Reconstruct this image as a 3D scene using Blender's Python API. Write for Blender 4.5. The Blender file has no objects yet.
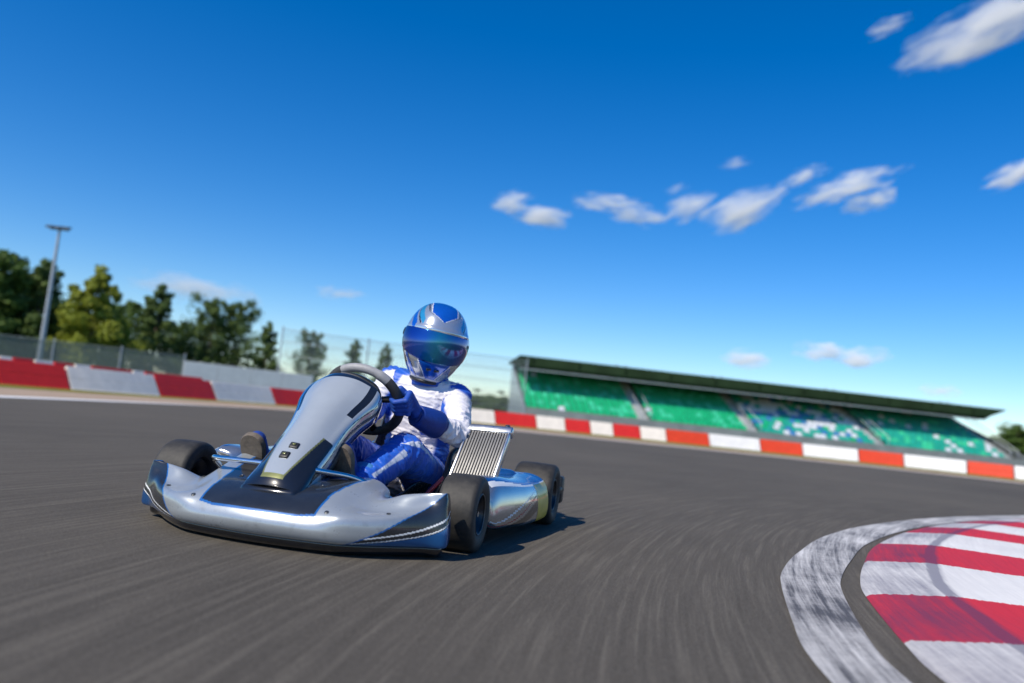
import bpy, bmesh, math, random
import numpy as np
from mathutils import Vector, Matrix, Quaternion, noise
R_ = math.radians
rng = random.Random(7)
scene = bpy.context.scene
COL = scene.collection

# ---------------------------------------------------------------- camera
cam = bpy.data.cameras.new('camera'); cam_o = bpy.data.objects.new('camera', cam); COL.objects.link(cam_o)
cam.sensor_width = 36; cam.lens = 800 / 1024 * 36
ROLL = R_(6.02); PIT = math.atan(70.6 / 800)
cam_o.matrix_world = Matrix.Translation((0, 0, .5)) @ Matrix.Rotation(math.pi/2 + PIT, 4, 'X') @ Matrix.Rotation(ROLL, 4, 'Z')
cam.clip_start = .05; cam.clip_end = 20000
cam.dof.use_dof = True; cam.dof.focus_distance = 3.0; cam.dof.aperture_fstop = 1.45
scene.camera = cam_o

# ---------------------------------------------------------------- light
SUN_EL, SAZ = R_(46), (-.69, -.724)
world = bpy.data.worlds.new('World'); scene.world = world; world.use_nodes = True
nt = world.node_tree; nt.nodes.clear()
wo = nt.nodes.new('ShaderNodeOutputWorld'); bg = nt.nodes.new('ShaderNodeBackground')
sky = nt.nodes.new('ShaderNodeTexSky'); sky.sky_type = 'NISHITA'; sky.sun_disc = False
sky.sun_elevation = SUN_EL; sky.sun_rotation = math.atan2(SAZ[0], SAZ[1])
sky.air_density = 1.0; sky.dust_density = .5; sky.ozone_density = 4.0; sky.altitude = 900
hs = nt.nodes.new('ShaderNodeHueSaturation'); hs.inputs['Saturation'].default_value = 1.40; hs.inputs['Value'].default_value = 1.07; hs.inputs['Hue'].default_value = .507
nt.links.new(sky.outputs[0], hs.inputs['Color']); nt.links.new(hs.outputs[0], bg.inputs['Color'])
bg.inputs['Strength'].default_value = .142
nt.links.new(bg.outputs[0], wo.inputs['Surface'])
sl = bpy.data.lights.new('sun', 'SUN'); sl.energy = 5.0; sl.angle = R_(.53); sl.color = (1, .92, .79)
so = bpy.data.objects.new('sun', sl); COL.objects.link(so)
sdir = Vector((SAZ[0]*math.cos(SUN_EL), SAZ[1]*math.cos(SUN_EL), math.sin(SUN_EL)))
so.rotation_euler = sdir.to_track_quat('Z', 'Y').to_euler(); so.location = sdir * 50
scene.view_settings.view_transform = 'Standard'; scene.view_settings.look = 'None'
scene.view_settings.exposure = 0; scene.view_settings.gamma = 1
scene.render.engine = 'CYCLES'
scene.cycles.max_bounces = 10; scene.cycles.transparent_max_bounces = 24; scene.cycles.volume_bounces = 8
scene.cycles.use_denoising = True

# ---------------------------------------------------------------- helpers
def link(o, parent=None):
    COL.objects.link(o)
    if parent is not None: o.parent = parent
    return o
def tag(o, label=None, cat=None, group=None, kind=None):
    if label: o['label'] = label
    if cat: o['category'] = cat
    if group: o['group'] = group
    if kind: o['kind'] = kind
    return o
def empty(name, loc=(0,0,0), rz=0, parent=None):
    o = bpy.data.objects.new(name, None); o.location = loc; o.rotation_euler = (0,0,rz); o.empty_display_size = .1
    return link(o, parent)
def mesh_obj(name, verts, faces, mats, parent=None, smooth=True, fm=None):
    me = bpy.data.meshes.new(name); me.from_pydata([tuple(map(float, v)) for v in verts], [], faces)
    for m in (mats if isinstance(mats, (list, tuple)) else [mats]): me.materials.append(m)
    if fm is not None: me.polygons.foreach_set('material_index', np.asarray(fm, dtype=np.int32))
    me.polygons.foreach_set('use_smooth', [smooth]*len(me.polygons)); me.update()
    return link(bpy.data.objects.new(name, me), parent)
def bm_obj(name, bm, mats, parent=None, smooth=True, recalc=True):
    if recalc: bmesh.ops.recalc_face_normals(bm, faces=bm.faces[:])
    me = bpy.data.meshes.new(name); bm.to_mesh(me); bm.free()
    for m in (mats if isinstance(mats, (list, tuple)) else [mats]): me.materials.append(m)
    me.polygons.foreach_set('use_smooth', [smooth]*len(me.polygons)); me.update()
    return link(bpy.data.objects.new(name, me), parent)
def auto_smooth(o, ang=35):
    me = o.data; me.polygons.foreach_set('use_smooth', [True]*len(me.polygons))
    try: me.set_sharp_from_angle(angle=R_(ang))
    except Exception: pass
    return o
def mod(o, typ, **k):
    m = o.modifiers.new(typ.lower(), typ)
    for a, b in k.items(): setattr(m, a, b)
    return m
def bake(o):
    dg = bpy.context.evaluated_depsgraph_get(); dg.update()
    me = bpy.data.meshes.new_from_object(o.evaluated_get(dg)); o.modifiers.clear(); o.data = me
    return o
def box(bm, c, s, rot=None, bev=0, mi=0):
    m = Matrix.Translation(c) @ (rot.to_4x4() if rot is not None else Matrix.Identity(4)) @ Matrix.Diagonal((s[0], s[1], s[2], 1))
    r = bmesh.ops.create_cube(bm, size=1, matrix=m)
    vs = r['verts']; fs = set(f for v in vs for f in v.link_faces)
    for f in fs: f.material_index = mi
    if bev:
        es = list(set(e for v in vs for e in v.link_edges))
        bmesh.ops.bevel(bm, geom=es, offset=bev, segments=2, affect='EDGES', profile=.5)
def frames(pts):
    pts = [Vector(p) for p in pts]; out = []; n = len(pts); prev = None
    for i in range(n):
        t = (pts[min(i+1,n-1)] - pts[max(i-1,0)]).normalized()
        if prev is None:
            a = Vector((0,0,1)) if abs(t.z) < .9 else Vector((1,0,0)); u = t.cross(a).normalized()
        else:
            u = (prev - t*prev.dot(t)).normalized()
        prev = u; out.append((pts[i], u, t.cross(u)))
    return out
def tube(bm, pts, r, n=12, cap=True, mi=0):
    fr = frames(pts); rings = []
    for i, (p, u, v) in enumerate(fr):
        rr = r[i] if isinstance(r, (list, tuple)) else r
        rings.append([bm.verts.new(p + u*rr*math.cos(2*math.pi*k/n) + v*rr*math.sin(2*math.pi*k/n)) for k in range(n)])
    for a, b in zip(rings[:-1], rings[1:]):
        for k in range(n):
            bm.faces.new((a[k], a[(k+1)%n], b[(k+1)%n], b[k])).material_index = mi
    if cap:
        bm.faces.new(rings[0][::-1]).material_index = mi; bm.faces.new(rings[-1]).material_index = mi
def capsule(bm, p0, p1, r0, r1, n=16, sc=None):
    "closed tapered capsule"
    p0, p1 = Vector(p0), Vector(p1); t = (p1-p0); L = t.length; t = t.normalized() if L > 1e-6 else Vector((0,0,1))
    prof = []
    for k in range(0, 6): a = math.pi/2*k/6; prof.append((-r0*math.cos(a), max(r0*math.sin(a), r0*.02)))
    prof.append((0, r0)); prof.append((L, r1))
    for k in range(1, 7): a = math.pi/2*k/6; prof.append((L + r1*math.sin(a), max(r1*math.cos(a), r1*.02)))
    tube(bm, [p0 + t*s for s, _ in prof], [r for _, r in prof], n)
def ellipsoid(bm, c, r, rot=None, u=24, v=16):
    m = Matrix.Translation(c) @ (rot.to_4x4() if rot is not None else Matrix.Identity(4)) @ Matrix.Diagonal((r[0], r[1], r[2], 1))
    bmesh.ops.create_uvsphere(bm, u_segments=u, v_segments=v, radius=1, matrix=m)
def lathe(bm, prof, axis='X', n=48, c=(0,0,0), mi=None, rot=None):
    "profile of (along axis, radius)"
    rings = []; c = Vector(c)
    for (a, r) in prof:
        ring = []
        for k in range(n):
            th = 2*math.pi*k/n
            if axis == 'X': p = Vector((a, r*math.cos(th), r*math.sin(th)))
            elif axis == 'Y': p = Vector((r*math.cos(th), a, r*math.sin(th)))
            else: p = Vector((r*math.cos(th), r*math.sin(th), a))
            if rot is not None: p = rot @ p
            ring.append(bm.verts.new(c + p))
        rings.append(ring)
    for i, (a, b) in enumerate(zip(rings[:-1], rings[1:])):
        for k in range(n):
            f = bm.faces.new((a[k], a[(k+1)%n], b[(k+1)%n], b[k]))
            if mi is not None: f.material_index = mi[i]
def cr(P, t):
    "Catmull-Rom through array P (n, d) at parameter t in 0..n-1"
    n = len(P); i = np.clip(np.floor(t).astype(int), 0, n-2); f = (t - i)[:, None]
    p0 = np.where((i-1 < 0)[:, None], 2*P[0]-P[1], P[np.clip(i-1, 0, n-1)]); p1 = P[i]; p2 = P[i+1]
    p3 = np.where((i+2 > n-1)[:, None], 2*P[n-1]-P[n-2], P[np.clip(i+2, 0, n-1)])
    return .5*((2*p1) + (-p0+p2)*f + (2*p0-5*p1+4*p2-p3)*f**2 + (-p0+3*p1-3*p2+p3)*f**3)
def spline(pts, n):
    P = np.array(pts, float); d = np.linspace(0, len(P)-1, n); return cr(P, d)
def resample(pts, step, dense=600):
    Q = spline(pts, dense); s = np.r_[0, np.cumsum(np.linalg.norm(np.diff(Q, axis=0), axis=1))]
    n = max(2, int(s[-1]/step)+1); t = np.linspace(0, s[-1], n)
    return np.stack([np.interp(t, s, Q[:, k]) for k in range(Q.shape[1])], 1)
def gridsurf(ctrl, nu, nv):
    "ctrl[col][row][xyz] -> interpolated nu x nv points and the params"
    C = np.array(ctrl, float); U = np.linspace(0, C.shape[0]-1, nu); V = np.linspace(0, C.shape[1]-1, nv)
    A = np.stack([cr(C[i], V) for i in range(C.shape[0])])            # cols x nv x 3
    G = np.stack([cr(A[:, j], U) for j in range(nv)], 1)               # nu x nv x 3
    return G, U, V
def grid_obj(name, G, mats, matfn, U, V, parent=None, closed_u=False, flip=False):
    nu, nv = G.shape[:2]; faces = []; fm = []
    for i in range(nu if closed_u else nu-1):
        i2 = (i+1) % nu
        for j in range(nv-1):
            q = (i*nv+j, i2*nv+j, i2*nv+j+1, i*nv+j+1); faces.append(q[::-1] if flip else q)
            if matfn:
                p = (G[i, j]+G[i2, j+1])/2; fm.append(matfn((U[i]+U[i2])/2 if i2 else U[i], (V[j]+V[j+1])/2, p))
    return mesh_obj(name, G.reshape(-1, 3), faces, mats, parent, True, fm if matfn else None)

# ---------------------------------------------------------------- materials
class NT:
    def __init__(s, name):
        s.m = bpy.data.materials.new(name); s.m.use_nodes = True; s.t = s.m.node_tree
        s.b = s.t.nodes['Principled BSDF']; s.out = s.t.nodes['Material Output']
    def n(s, typ, **k):
        x = s.t.nodes.new('ShaderNode'+typ)
        for a, b in k.items():
            if a in x.inputs.keys() if hasattr(x.inputs, 'keys') else False: x.inputs[a].default_value = b
            else: setattr(x, a, b)
        return x
    def l(s, a, b): s.t.links.new(a, b)
    def set(s, **k):
        for a, b in k.items():
            nm = {'rough':'Roughness','metal':'Metallic','coat':'Coat Weight','coatr':'Coat Roughness','spec':'Specular IOR Level','col':'Base Color','sheen':'Sheen Weight'}[a]
            s.b.inputs[nm].default_value = (*b, 1) if a == 'col' else b
        return s
    def noise(s, scale, detail=4, rough=.6, vec=None):
        x = s.n('TexNoise'); x.inputs['Scale'].default_value = scale; x.inputs['Detail'].default_value = detail; x.inputs['Roughness'].default_value = rough
        if vec is None:
            c = s.n('TexCoord'); s.l(c.outputs['Object'], x.inputs['Vector'])
        else: s.l(vec, x.inputs['Vector'])
        return x.outputs['Fac']
    def ramp(s, fac, stops):
        x = s.n('ValToRGB'); e = x.color_ramp.elements
        while len(e) < len(stops): e.new(.5)
        for i, (p, c) in enumerate(stops):
            e[i].position = p; e[i].color = (*c, 1) if len(c) == 3 else c
        s.l(fac, x.inputs['Fac']); return x.outputs['Color']
    def bump(s, h, strength=.2, dist=.01, prev=None):
        x = s.n('Bump'); x.inputs['Strength'].default_value = strength; x.inputs['Distance'].default_value = dist
        s.l(h, x.inputs['Height'])
        if prev: s.l(prev, x.inputs['Normal'])
        s.l(x.outputs['Normal'], s.b.inputs['Normal']); return x.outputs['Normal']
    def mix(s, fac, a, b, mode='MIX'):
        x = s.n('MixRGB', blend_type=mode)
        for sock, v in ((x.inputs[0], fac), (x.inputs[1], a), (x.inputs[2], b)):
            if isinstance(v, (int, float)): sock.default_value = v
            elif isinstance(v, tuple): sock.default_value = (*v, 1)
            else: s.l(v, sock)
        return x.outputs[0]
    def math(s, op, a, b=None, c=None):
        x = s.n('Math', operation=op)
        for i, v in enumerate((a, b, c)):
            if v is None: continue
            if isinstance(v, (int, float)): x.inputs[i].default_value = v
            else: s.l(v, x.inputs[i])
        return x.outputs[0]
def mat(name, col, rough=.5, metal=0., coat=0., vary=.12, scale=12, bump=0, bscale=80, rvar=.1, **k):
    m = NT(name); m.set(rough=rough, metal=metal, coat=coat, **k)
    f = m.noise(scale, 5, .65)
    lo = tuple(c*(1-vary) for c in col); hi = tuple(min(1, c*(1+vary)) for c in col)
    m.l(m.ramp(f, [(.3, lo), (.7, hi)]), m.b.inputs['Base Color'])
    r = m.n('MapRange'); r.inputs['To Min'].default_value = max(.02, rough-rvar); r.inputs['To Max'].default_value = min(1, rough+rvar)
    m.l(m.noise(scale*2.3, 6, .7), r.inputs['Value']); m.l(r.outputs[0], m.b.inputs['Roughness'])
    if bump: m.bump(m.noise(bscale, 6, .65), bump, .004)
    return m.m
M = {}
def silver_mat():
    m = NT('silver_body'); f = m.noise(5, 5, .6); f2 = m.noise(26, 7, .75); sc = m.n('TexCoord'); mp = m.n('Mapping'); mp.inputs['Scale'].default_value = (30, 30, 240); m.l(sc.outputs['Object'], mp.inputs[0])
    f3 = m.noise(1, 5, .7, mp.outputs[0]); c = m.ramp(f, [(.3, (.36, .395, .42)), (.7, (.41, .445, .47))])
    spx = m.n('SeparateXYZ'); m.l(sc.outputs['Object'], spx.inputs[0]); low = m.n('MapRange'); low.inputs['From Min'].default_value = .15; low.inputs['From Max'].default_value = .04; m.l(spx.outputs[2], low.inputs['Value'])
    d = m.n('MapRange'); d.inputs['From Min'].default_value = .54; d.inputs['From Max'].default_value = .70; m.l(f2, d.inputs['Value'])
    d2 = m.n('MapRange'); d2.inputs['From Min'].default_value = .62; d2.inputs['From Max'].default_value = .72; m.l(f3, d2.inputs['Value'])
    c = m.mix(m.math('MULTIPLY', d.outputs[0], m.math('MULTIPLY_ADD', low.outputs[0], .5, .08)), c, (.07, .07, .068)); c = m.mix(m.math('MULTIPLY', d2.outputs[0], .25), c, (.12, .125, .13))
    m.l(c, m.b.inputs['Base Color']); m.set(metal=.42, coat=.5, coatr=.06)
    r = m.n('MapRange'); r.inputs['To Min'].default_value = .20; r.inputs['To Max'].default_value = .40; m.l(f2, r.inputs['Value']); m.l(r.outputs[0], m.b.inputs['Roughness']); m.bump(f, .02, .004); return m.m
M['silver'] = silver_mat()
M['fair_silver'] = mat('fairing_silver', (.50, .535, .545), .13, .40, .5, .06, 6, 0, 8, .06)
M['dark_streak'] = mat('dark_blue_streak', (.02, .06, .13), .2, .4, .5, .2)
_unused = ('silver_body', (.34, .37, .40), .34, .5, .5, .06, 6, .02, 14, .05)
M['silver2'] = mat('chrome_body', (.44, .455, .46), .18, .8, .5, .08, 5, 0, 8, .05)
M['gloss_black'] = mat('gloss_black', (.010, .011, .014), .14, 0, .8, .3, 6, 0, 8, .05)
M['dark_panel'] = mat('dark_panel', (.03, .034, .04), .22, .4, .6, .3, 6, 0, 8, .06)
M['blue_line'] = mat('blue_trim', (.010, .11, .36), .3, .1, .5, .1)
M['blue_paint'] = mat('blue_paint', (.02, .13, .38), .18, .6, .6, .12, 8)
M['yellow_film'] = mat('yellow_film', (.55, .41, .03), .35, 0, .4, .25, 10)
M['olive_line'] = mat('olive_film', (.17, .18, .06), .3, .3, .4, .3, 14)
M['white_film'] = mat('white_film', (.75, .76, .76), .3, 0, .4, .06)
M['red_film'] = mat('red_film', (.35, .04, .05), .35, 0, .3, .2)
M['mirror'] = mat('mirror_panel', (.74, .77, .77), .12, .10, .5, .05, 4)
M['chrome'] = mat('chrome', (.75, .76, .78), .12, 1, 0, .05, 10, 0, 8, .06)
M['alu'] = mat('aluminium', (.62, .63, .64), .3, 1, 0, .08, 20, .1, 40)
M['fin'] = mat('radiator_fin', (.22, .216, .21), .5, .5, 0, .1, 30)
M['steel'] = mat('dark_steel', (.10, .105, .11), .4, .9, 0, .2, 20)
M['engine'] = mat('engine_casting', (.07, .07, .075), .5, .6, 0, .3, 30, .2, 60)
M['rim'] = mat('rim', (.035, .037, .042), .35, .5, .2, .2)
M['plastic'] = mat('black_plastic', (.014, .014, .015), .45, 0, 0, .2, 20, .1, 200)
M['suede'] = mat('wheel_grip', (.035, .035, .037), .7, 0, 0, .25, 60, .3, 300)
M['suede_highlight'] = mat('wheel_grip_highlight', (.30, .30, .31), .5, 0, 0, .12, 60, .3, 300)
M['sole'] = mat('shoe_sole', (.13, .105, .08), .7, 0, 0, .3, 60, .4, 120)
M['shoe'] = mat('shoe_upper', (.015, .05, .26), .55, 0, 0, .15, 40, .2, 120)
M['skyblue'] = mat('sock', (.05, .22, .50), .7, 0, 0, .15, 60, .3, 300)
M['glove'] = mat('glove_fabric', (.010, .065, .36), .6, 0, 0, .22, 60, .35, 260)
M['seat'] = mat('seat_shell', (.05, .055, .06), .28, .4, .4, .25)
# tyre: worn slick rubber
t = NT('tyre_rubber'); f = t.noise(30, 6, .7); t.l(t.mix(t.ramp(t.noise(9, 6, .75), [(.42, (0, 0, 0)), (.72, (.55, .55, .55))]), t.ramp(f, [(.25, (.012, .012, .012)), (.75, (.030, .029, .027))]), (.085, .076, .064)), t.b.inputs['Base Color'])
t.set(rough=.62, spec=.4); t.bump(t.noise(220, 5, .7), .25, .002); M['tyre'] = t.m

# ---------------------------------------------------------------- ground, track, strips
def sheet(name, poly, z, m, kind='structure'):
    vs = [(p[0], p[1], z) for p in poly]
    bm = bmesh.new(); f = bm.faces.new([bm.verts.new(v) for v in vs]); bmesh.ops.triangulate(bm, faces=[f])
    o = bm_obj(name, bm, m, None, False, False)
    if o.data.polygons[0].normal.z < 0:
        o.data.flip_normals()
    o['kind'] = kind; return o
def ribbon(name, inner, outer, zi, zo, m, label=None):
    n = len(inner); vs = [(p[0], p[1], zi) for p in inner] + [(p[0], p[1], zo) for p in outer]
    o = mesh_obj(name, vs, [(i, i+1, n+i+1, n+i) for i in range(n-1)], m, None, True)
    if o.data.polygons[0].normal.z < 0: o.data.flip_normals()
    return o
def offset(Q, d):
    Q = np.asarray(Q); T = np.gradient(Q, axis=0); T /= np.linalg.norm(T, axis=1)[:, None]
    N = np.stack([-T[:, 1], T[:, 0]], 1); return Q + N*np.asarray(d).reshape(-1, 1) if np.ndim(d) else Q + N*d

g = NT('grass_ground'); f1 = g.noise(.15, 6, .7); f2 = g.noise(3, 6, .7)
c = g.mix(.5, g.ramp(f1, [(.3, (.05, .075, .02)), (.7, (.12, .13, .04))]), g.ramp(f2, [(.3, (.04, .07, .015)), (.7, (.13, .13, .05))]))
g.l(c, g.b.inputs['Base Color']); g.set(rough=.95, spec=.1); M['grass'] = g.m
g = NT('verge_grass'); f1 = g.noise(.8, 6, .7); f2 = g.noise(9, 6, .7)
c = g.mix(.5, g.ramp(f1, [(.3, (.17, .17, .02)), (.7, (.32, .28, .045))]), g.ramp(f2, [(.3, (.10, .11, .02)), (.7, (.28, .25, .07))]))
g.l(c, g.b.inputs['Base Color']); g.set(rough=.95, spec=.1); g.bump(g.noise(25, 5, .8), .8, .05); M['verge'] = g.m
g = NT('sandy_runoff'); f1 = g.noise(.9, 6, .7); f2 = g.noise(14, 6, .7)
c = g.mix(.5, g.ramp(f1, [(.3, (.30, .22, .155)), (.7, (.42, .32, .24))]), g.ramp(f2, [(.3, (.28, .21, .145)), (.7, (.45, .345, .26))]))
g.l(c, g.b.inputs['Base Color']); g.set(rough=.95, spec=.1); M['sand'] = g.m
def paint(name, col, wear=.5, under=(.075, .072, .07), attr=False, wmin=.35):
    "painted asphalt worn along the driving direction (arcs around the corner centre)"
    m = NT(name); geo = m.n('NewGeometry'); pv = polar(m, geo, 26, .9); pv2 = polar(m, geo, 90, 3.0)
    a = m.noise(1.0, 6, .75, pv); b = m.noise(1.0, 5, .7, pv2); d = m.noise(60, 4, .7, geo.outputs['Position']); big = m.noise(1.3, 4, .6, geo.outputs['Position'])
    s = m.math('ADD', m.math('MULTIPLY', a, .40), m.math('MULTIPLY', b, .22)); s = m.math('ADD', s, m.math('MULTIPLY', d, .10)); s = m.math('ADD', s, m.math('MULTIPLY', big, .36))
    r = m.n('MapRange'); r.inputs['From Min'].default_value = wmin + .14; r.inputs['From Max'].default_value = wmin + .34
    r.inputs['To Min'].default_value = 0; r.inputs['To Max'].default_value = 1; m.l(s, r.inputs['Value'])
    fac = m.math('MULTIPLY', r.outputs[0], wear)
    if attr:
        at_ = m.n('Attribute', attribute_name='wear'); r.inputs['From Min'].default_value -= .06; fac = m.math('MINIMUM', m.math('MULTIPLY', m.math('ADD', r.outputs[0], m.math('MULTIPLY', m.math('MAXIMUM', m.math('SUBTRACT', at_.outputs['Fac'], 1.1), 0.0), m.math('MULTIPLY', b, 1.6))), m.math('MULTIPLY', at_.outputs['Fac'], wear)), .93)
    pc = m.ramp(b, [(.25, tuple(x*.82 for x in col)), (.7, col)])
    m.l(m.mix(fac, pc, under), m.b.inputs['Base Color']); m.set(rough=.65, spec=.3)
    m.bump(m.noise(140, 5, .8, geo.outputs['Position']), .35, .004); return m
KC = (11.0, 0.0)
def polar(m, geo, ks, kt):
    "vector (radius*ks, arc length*kt) around the corner centre"
    sx = m.n('SeparateXYZ'); m.l(geo.outputs['Position'], sx.inputs[0])
    x = m.math('SUBTRACT', sx.outputs[0], KC[0]); y = m.math('SUBTRACT', sx.outputs[1], KC[1])
    r = m.math('SQRT', m.math('ADD', m.math('MULTIPLY', x, x), m.math('MULTIPLY', y, y)))
    th = m.math('ARCTAN2', y, m.math('MULTIPLY', x, -1.0))
    cb = m.n('CombineXYZ'); m.l(m.math('MULTIPLY', r, ks), cb.inputs[0]); m.l(m.math('MULTIPLY', th, kt*10.5), cb.inputs[1]); m.l(sx.outputs[2], cb.inputs[2])
    return cb.outputs[0]
# asphalt: aggregate plus rubber laid down along the racing direction
a = NT('track_asphalt'); geo = a.n('NewGeometry'); P = geo.outputs['Position']
n1 = a.noise(1, 5, .7, polar(a, geo, 4.5, .22)); n2 = a.noise(1, 6, .75, polar(a, geo, 40, 1.0)); n3 = a.noise(1, 3, .6, polar(a, geo, 1.1, .05))
ag = a.noise(190, 4, .8, P); ag2 = a.noise(420, 2, .7, P); big = a.noise(.25, 4, .6, P)
c = a.ramp(n1, [(.28, (.066, .059, .050)), (.72, (.128, .114, .090))])
c = a.mix(.55, c, a.ramp(n3, [(.3, (.048, .043, .036)), (.7, (.134, .117, .090))]))
c = a.mix(.70, c, a.ramp(n2, [(.34, (.022, .020, .017)), (.5, (.092, .082, .070)), (.66, (.30, .27, .220))]))
c = a.mix(.5, c, a.ramp(ag, [(.36, (.03, .027, .023)), (.5, (.095, .085, .073)), (.68, (.30, .27, .220))]))
c = a.mix(.42, c, a.ramp(big, [(.35, (.058, .053, .046)), (.65, (.112, .099, .081))]))
a.l(c, a.b.inputs['Base Color']); a.set(rough=.9, spec=.12)
b1 = a.bump(ag, .5, .004); a.bump(n2, .25, .004, b1); M['asphalt'] = a.m

G0 = sheet('ground', [(-900, -300), (900, -300), (900, 1500), (-900, 1500)], 0, M['grass'])
line = resample([(-7.2, -14), (-6.9, 0), (-6.6, 6), (-6.43, 10.3), (-6.1, 13.5), (-5.6, 16.6), (-4.6, 19.2), (-2.7, 20.9), (-.4, 21.8), (2.2, 22.6), (5.9, 23.6), (9.6, 24.0), (13, 23.7), (16.5, 22.6), (22, 19.5), (30, 13), (36, 4)], .5)
barr = resample([(-16, 4), (-12.3, 10.8), (-9.9, 15.4), (-8.8, 17.5), (-7.7, 20.5), (-6.2, 24.5), (-3.8, 27.4), (-.12, 29.5), (4.5, 30.9), (9.6, 31.7), (13, 31.6), (16.2, 31), (19.4, 29.8), (26, 26.5), (36, 20), (46, 10)], .25, 3000)
tr = [tuple(p) for p in line] + [(38, -14)]
sheet('track', tr, .004, M['asphalt'])
lo = offset(line, .38)
M['line'] = paint('edge_line_paint', (.74, .73, .71), .4, wmin=.45).m
o = ribbon('edge_line', line, lo, .008, .008, M['line']); o['kind'] = 'structure'
def to_barr(t, Q):
    # ribbon edge part way from the line to the barrier (matched along arc length)
    s = np.linspace(0, 1, len(Q)); n = len(barr); B = np.stack([np.interp(s, np.linspace(0, 1, n), barr[:, k]) for k in range(2)], 1)
    t = np.asarray(t).reshape(-1, 1); return Q*(1-t) + B*t
L2 = resample([tuple(p) for p in lo[::3]], .5)
sA = to_barr(np.interp(np.linspace(0, 1, len(L2)), [0, .34, .46, 1], [.80, .80, .46, .46]), L2); 
o = ribbon('sandy_verge', L2, sA, .008, .010, M['sand']); o['kind'] = 'structure'
sB = to_barr(1.10, L2)
o = ribbon('grass_verge', sA, sB, .012, .012, M['verge']); o['kind'] = 'structure'

# ---- the kerb at the inside of the corner
KE = [(1.02, -3.5), (.98, -1.5), (.97, .3), (1.0, 1.3), (1.04, 1.84), (1.11, 2.16), (1.28, 2.75), (1.40, 3.07), (1.63, 3.55), (2.03, 4.29), (2.74, 5.3), (3.64, 6.34), (4.93, 7.55), (6.6, 8.8), (8.6, 9.7), (11, 10)]
ke = resample(KE, .05, 4000)
wi = np.interp(np.arange(len(ke))*.05, [0, 5.3, 6, 7, 8, 9.5, 11, 20], [-.09, -.09, -.12, -.14, -.16, -.12, -.07, -.06])
# arc length where y=1.84
i0 = int(np.argmin(np.linalg.norm(ke-np.array([1.10, 2.14]), axis=1)))
KN = ke - offset(ke, 1.0)
def koff(d): return ke + KN*(np.asarray(d).reshape(-1, 1) if np.ndim(d) else d)   # + is to the infield
inner_w = koff(-np.interp((np.arange(len(ke))-i0)*.05, [0, 1.2, 2, 4], [.09, .06, .045, .03])); outer_w = koff(-np.interp((np.arange(len(ke))-i0)*.05, [-6, -.6, 0, .8, 1.4, 2, 3, 4.2, 6, 12], [.29, .285, .275, .275, .275, .265, .26, .23, .22, .22]))
M['band'] = paint('white_band_paint', (.84, .81, .77), 1.0, (.085, .08, .08), wmin=.29).m
o = ribbon('painted_band', outer_w, inner_w, .008, .008, M['band']); o['kind'] = 'structure'
kp = [(0, .006), (.012, .016), (.12, .032), (.235, .047), (.258, .0492), (.274, .0505), (.30, .0515), (.62, .055), (1.3, .052), (1.32, .004)]
kw = [1.0, 1.05, 1.09, 1.09, 1.8, 1.6, .40, .28, .25, .3]
segs = np.array([-5.6, -4.8, -4.0, -3.2, -2.4, -1.6, -.8, 0, .645, 1.53, 2.35, 3.25, 3.95, 4.75, 5.5, 6.3, 7.1, 7.9, 8.7, 9.5, 10.5, 12])
s = (np.arange(len(ke))-i0)*.05
vs, fs, fm = [], [], []
S2 = np.sort(np.unique(np.r_[s, segs[(segs > s[0]) & (segs < s[-1])]])); keep = [0]
kx = [np.interp(S2, s, koff(d)[:, 0]) for d, _ in kp]; ky = [np.interp(S2, s, koff(d)[:, 1]) for d, _ in kp]
for i in range(len(S2)):
    for j, (d, z) in enumerate(kp): vs.append((kx[j][i], ky[j][i], z))
n = len(kp)
for i in range(len(S2)-1):
    k = int(np.searchsorted(segs, (S2[i]+S2[i+1])/2))
    for j in range(n-1):
        fs.append((i*n+j, i*n+j+1, (i+1)*n+j+1, (i+1)*n+j)); fm.append(k % 2)
def kerb_mat():
    p = paint('kerb_paint', (.86, .83, .78), .95, (.16, .13, .15), True, wmin=.31); at = p.n('Attribute', attribute_name='phase'); g_ = p.n('NewGeometry')
    e = p.math('MULTIPLY', p.math('SUBTRACT', p.noise(30, 5, .8, g_.outputs['Position']), .5), .085); e = p.math('ADD', e, p.math('MULTIPLY', p.math('SUBTRACT', p.noise(1, 4, .7, polar(p, g_, 60, .6)), .5), .09)); ph = p.math('ADD', at.outputs['Fac'], e)
    fr = p.math('FRACT', p.math('MULTIPLY', ph, .5)); isr = p.math('LESS_THAN', fr, .5)
    mixn = [l.from_node for l in p.t.links if l.to_node == p.b and l.to_socket.name == 'Base Color'][0]; white = [l.from_socket for l in p.t.links if l.to_node == mixn and l.to_socket == mixn.inputs[1]][0]
    red = p.ramp(p.noise(1, 5, .7, polar(p, g_, 70, 2.0)), [(.3, (.54, .014, .022)), (.7, (.72, .022, .028))]); pt_ = p.mix(isr, white, red); p.l(pt_, mixn.inputs[1])
    und = p.mix(isr, (.22, .21, .24), (.16, .03, .07)); p.l(und, mixn.inputs[2]); return p.m
kerb = mesh_obj('kerb', vs, fs, [kerb_mat()], None, True); auto_smooth(kerb, 40)
at = kerb.data.attributes.new('wear', 'FLOAT', 'POINT'); at.data.foreach_set('value', np.tile(np.array(kw, dtype=np.float32), len(S2)))
at = kerb.data.attributes.new('phase', 'FLOAT', 'POINT'); at.data.foreach_set('value', np.repeat(np.interp(S2, segs, np.arange(len(segs))+1.0), len(kp)).astype(np.float32))
if kerb.data.polygons[0].normal.z < 0: kerb.data.flip_normals()
tag(kerb, 'raised kerb with worn red and white stripes in the bottom right corner', 'kerb')
M['rubber'] = mat('rubber_mark', (.05, .04, .055), .8, 0, 0, .3, 30)
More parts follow.
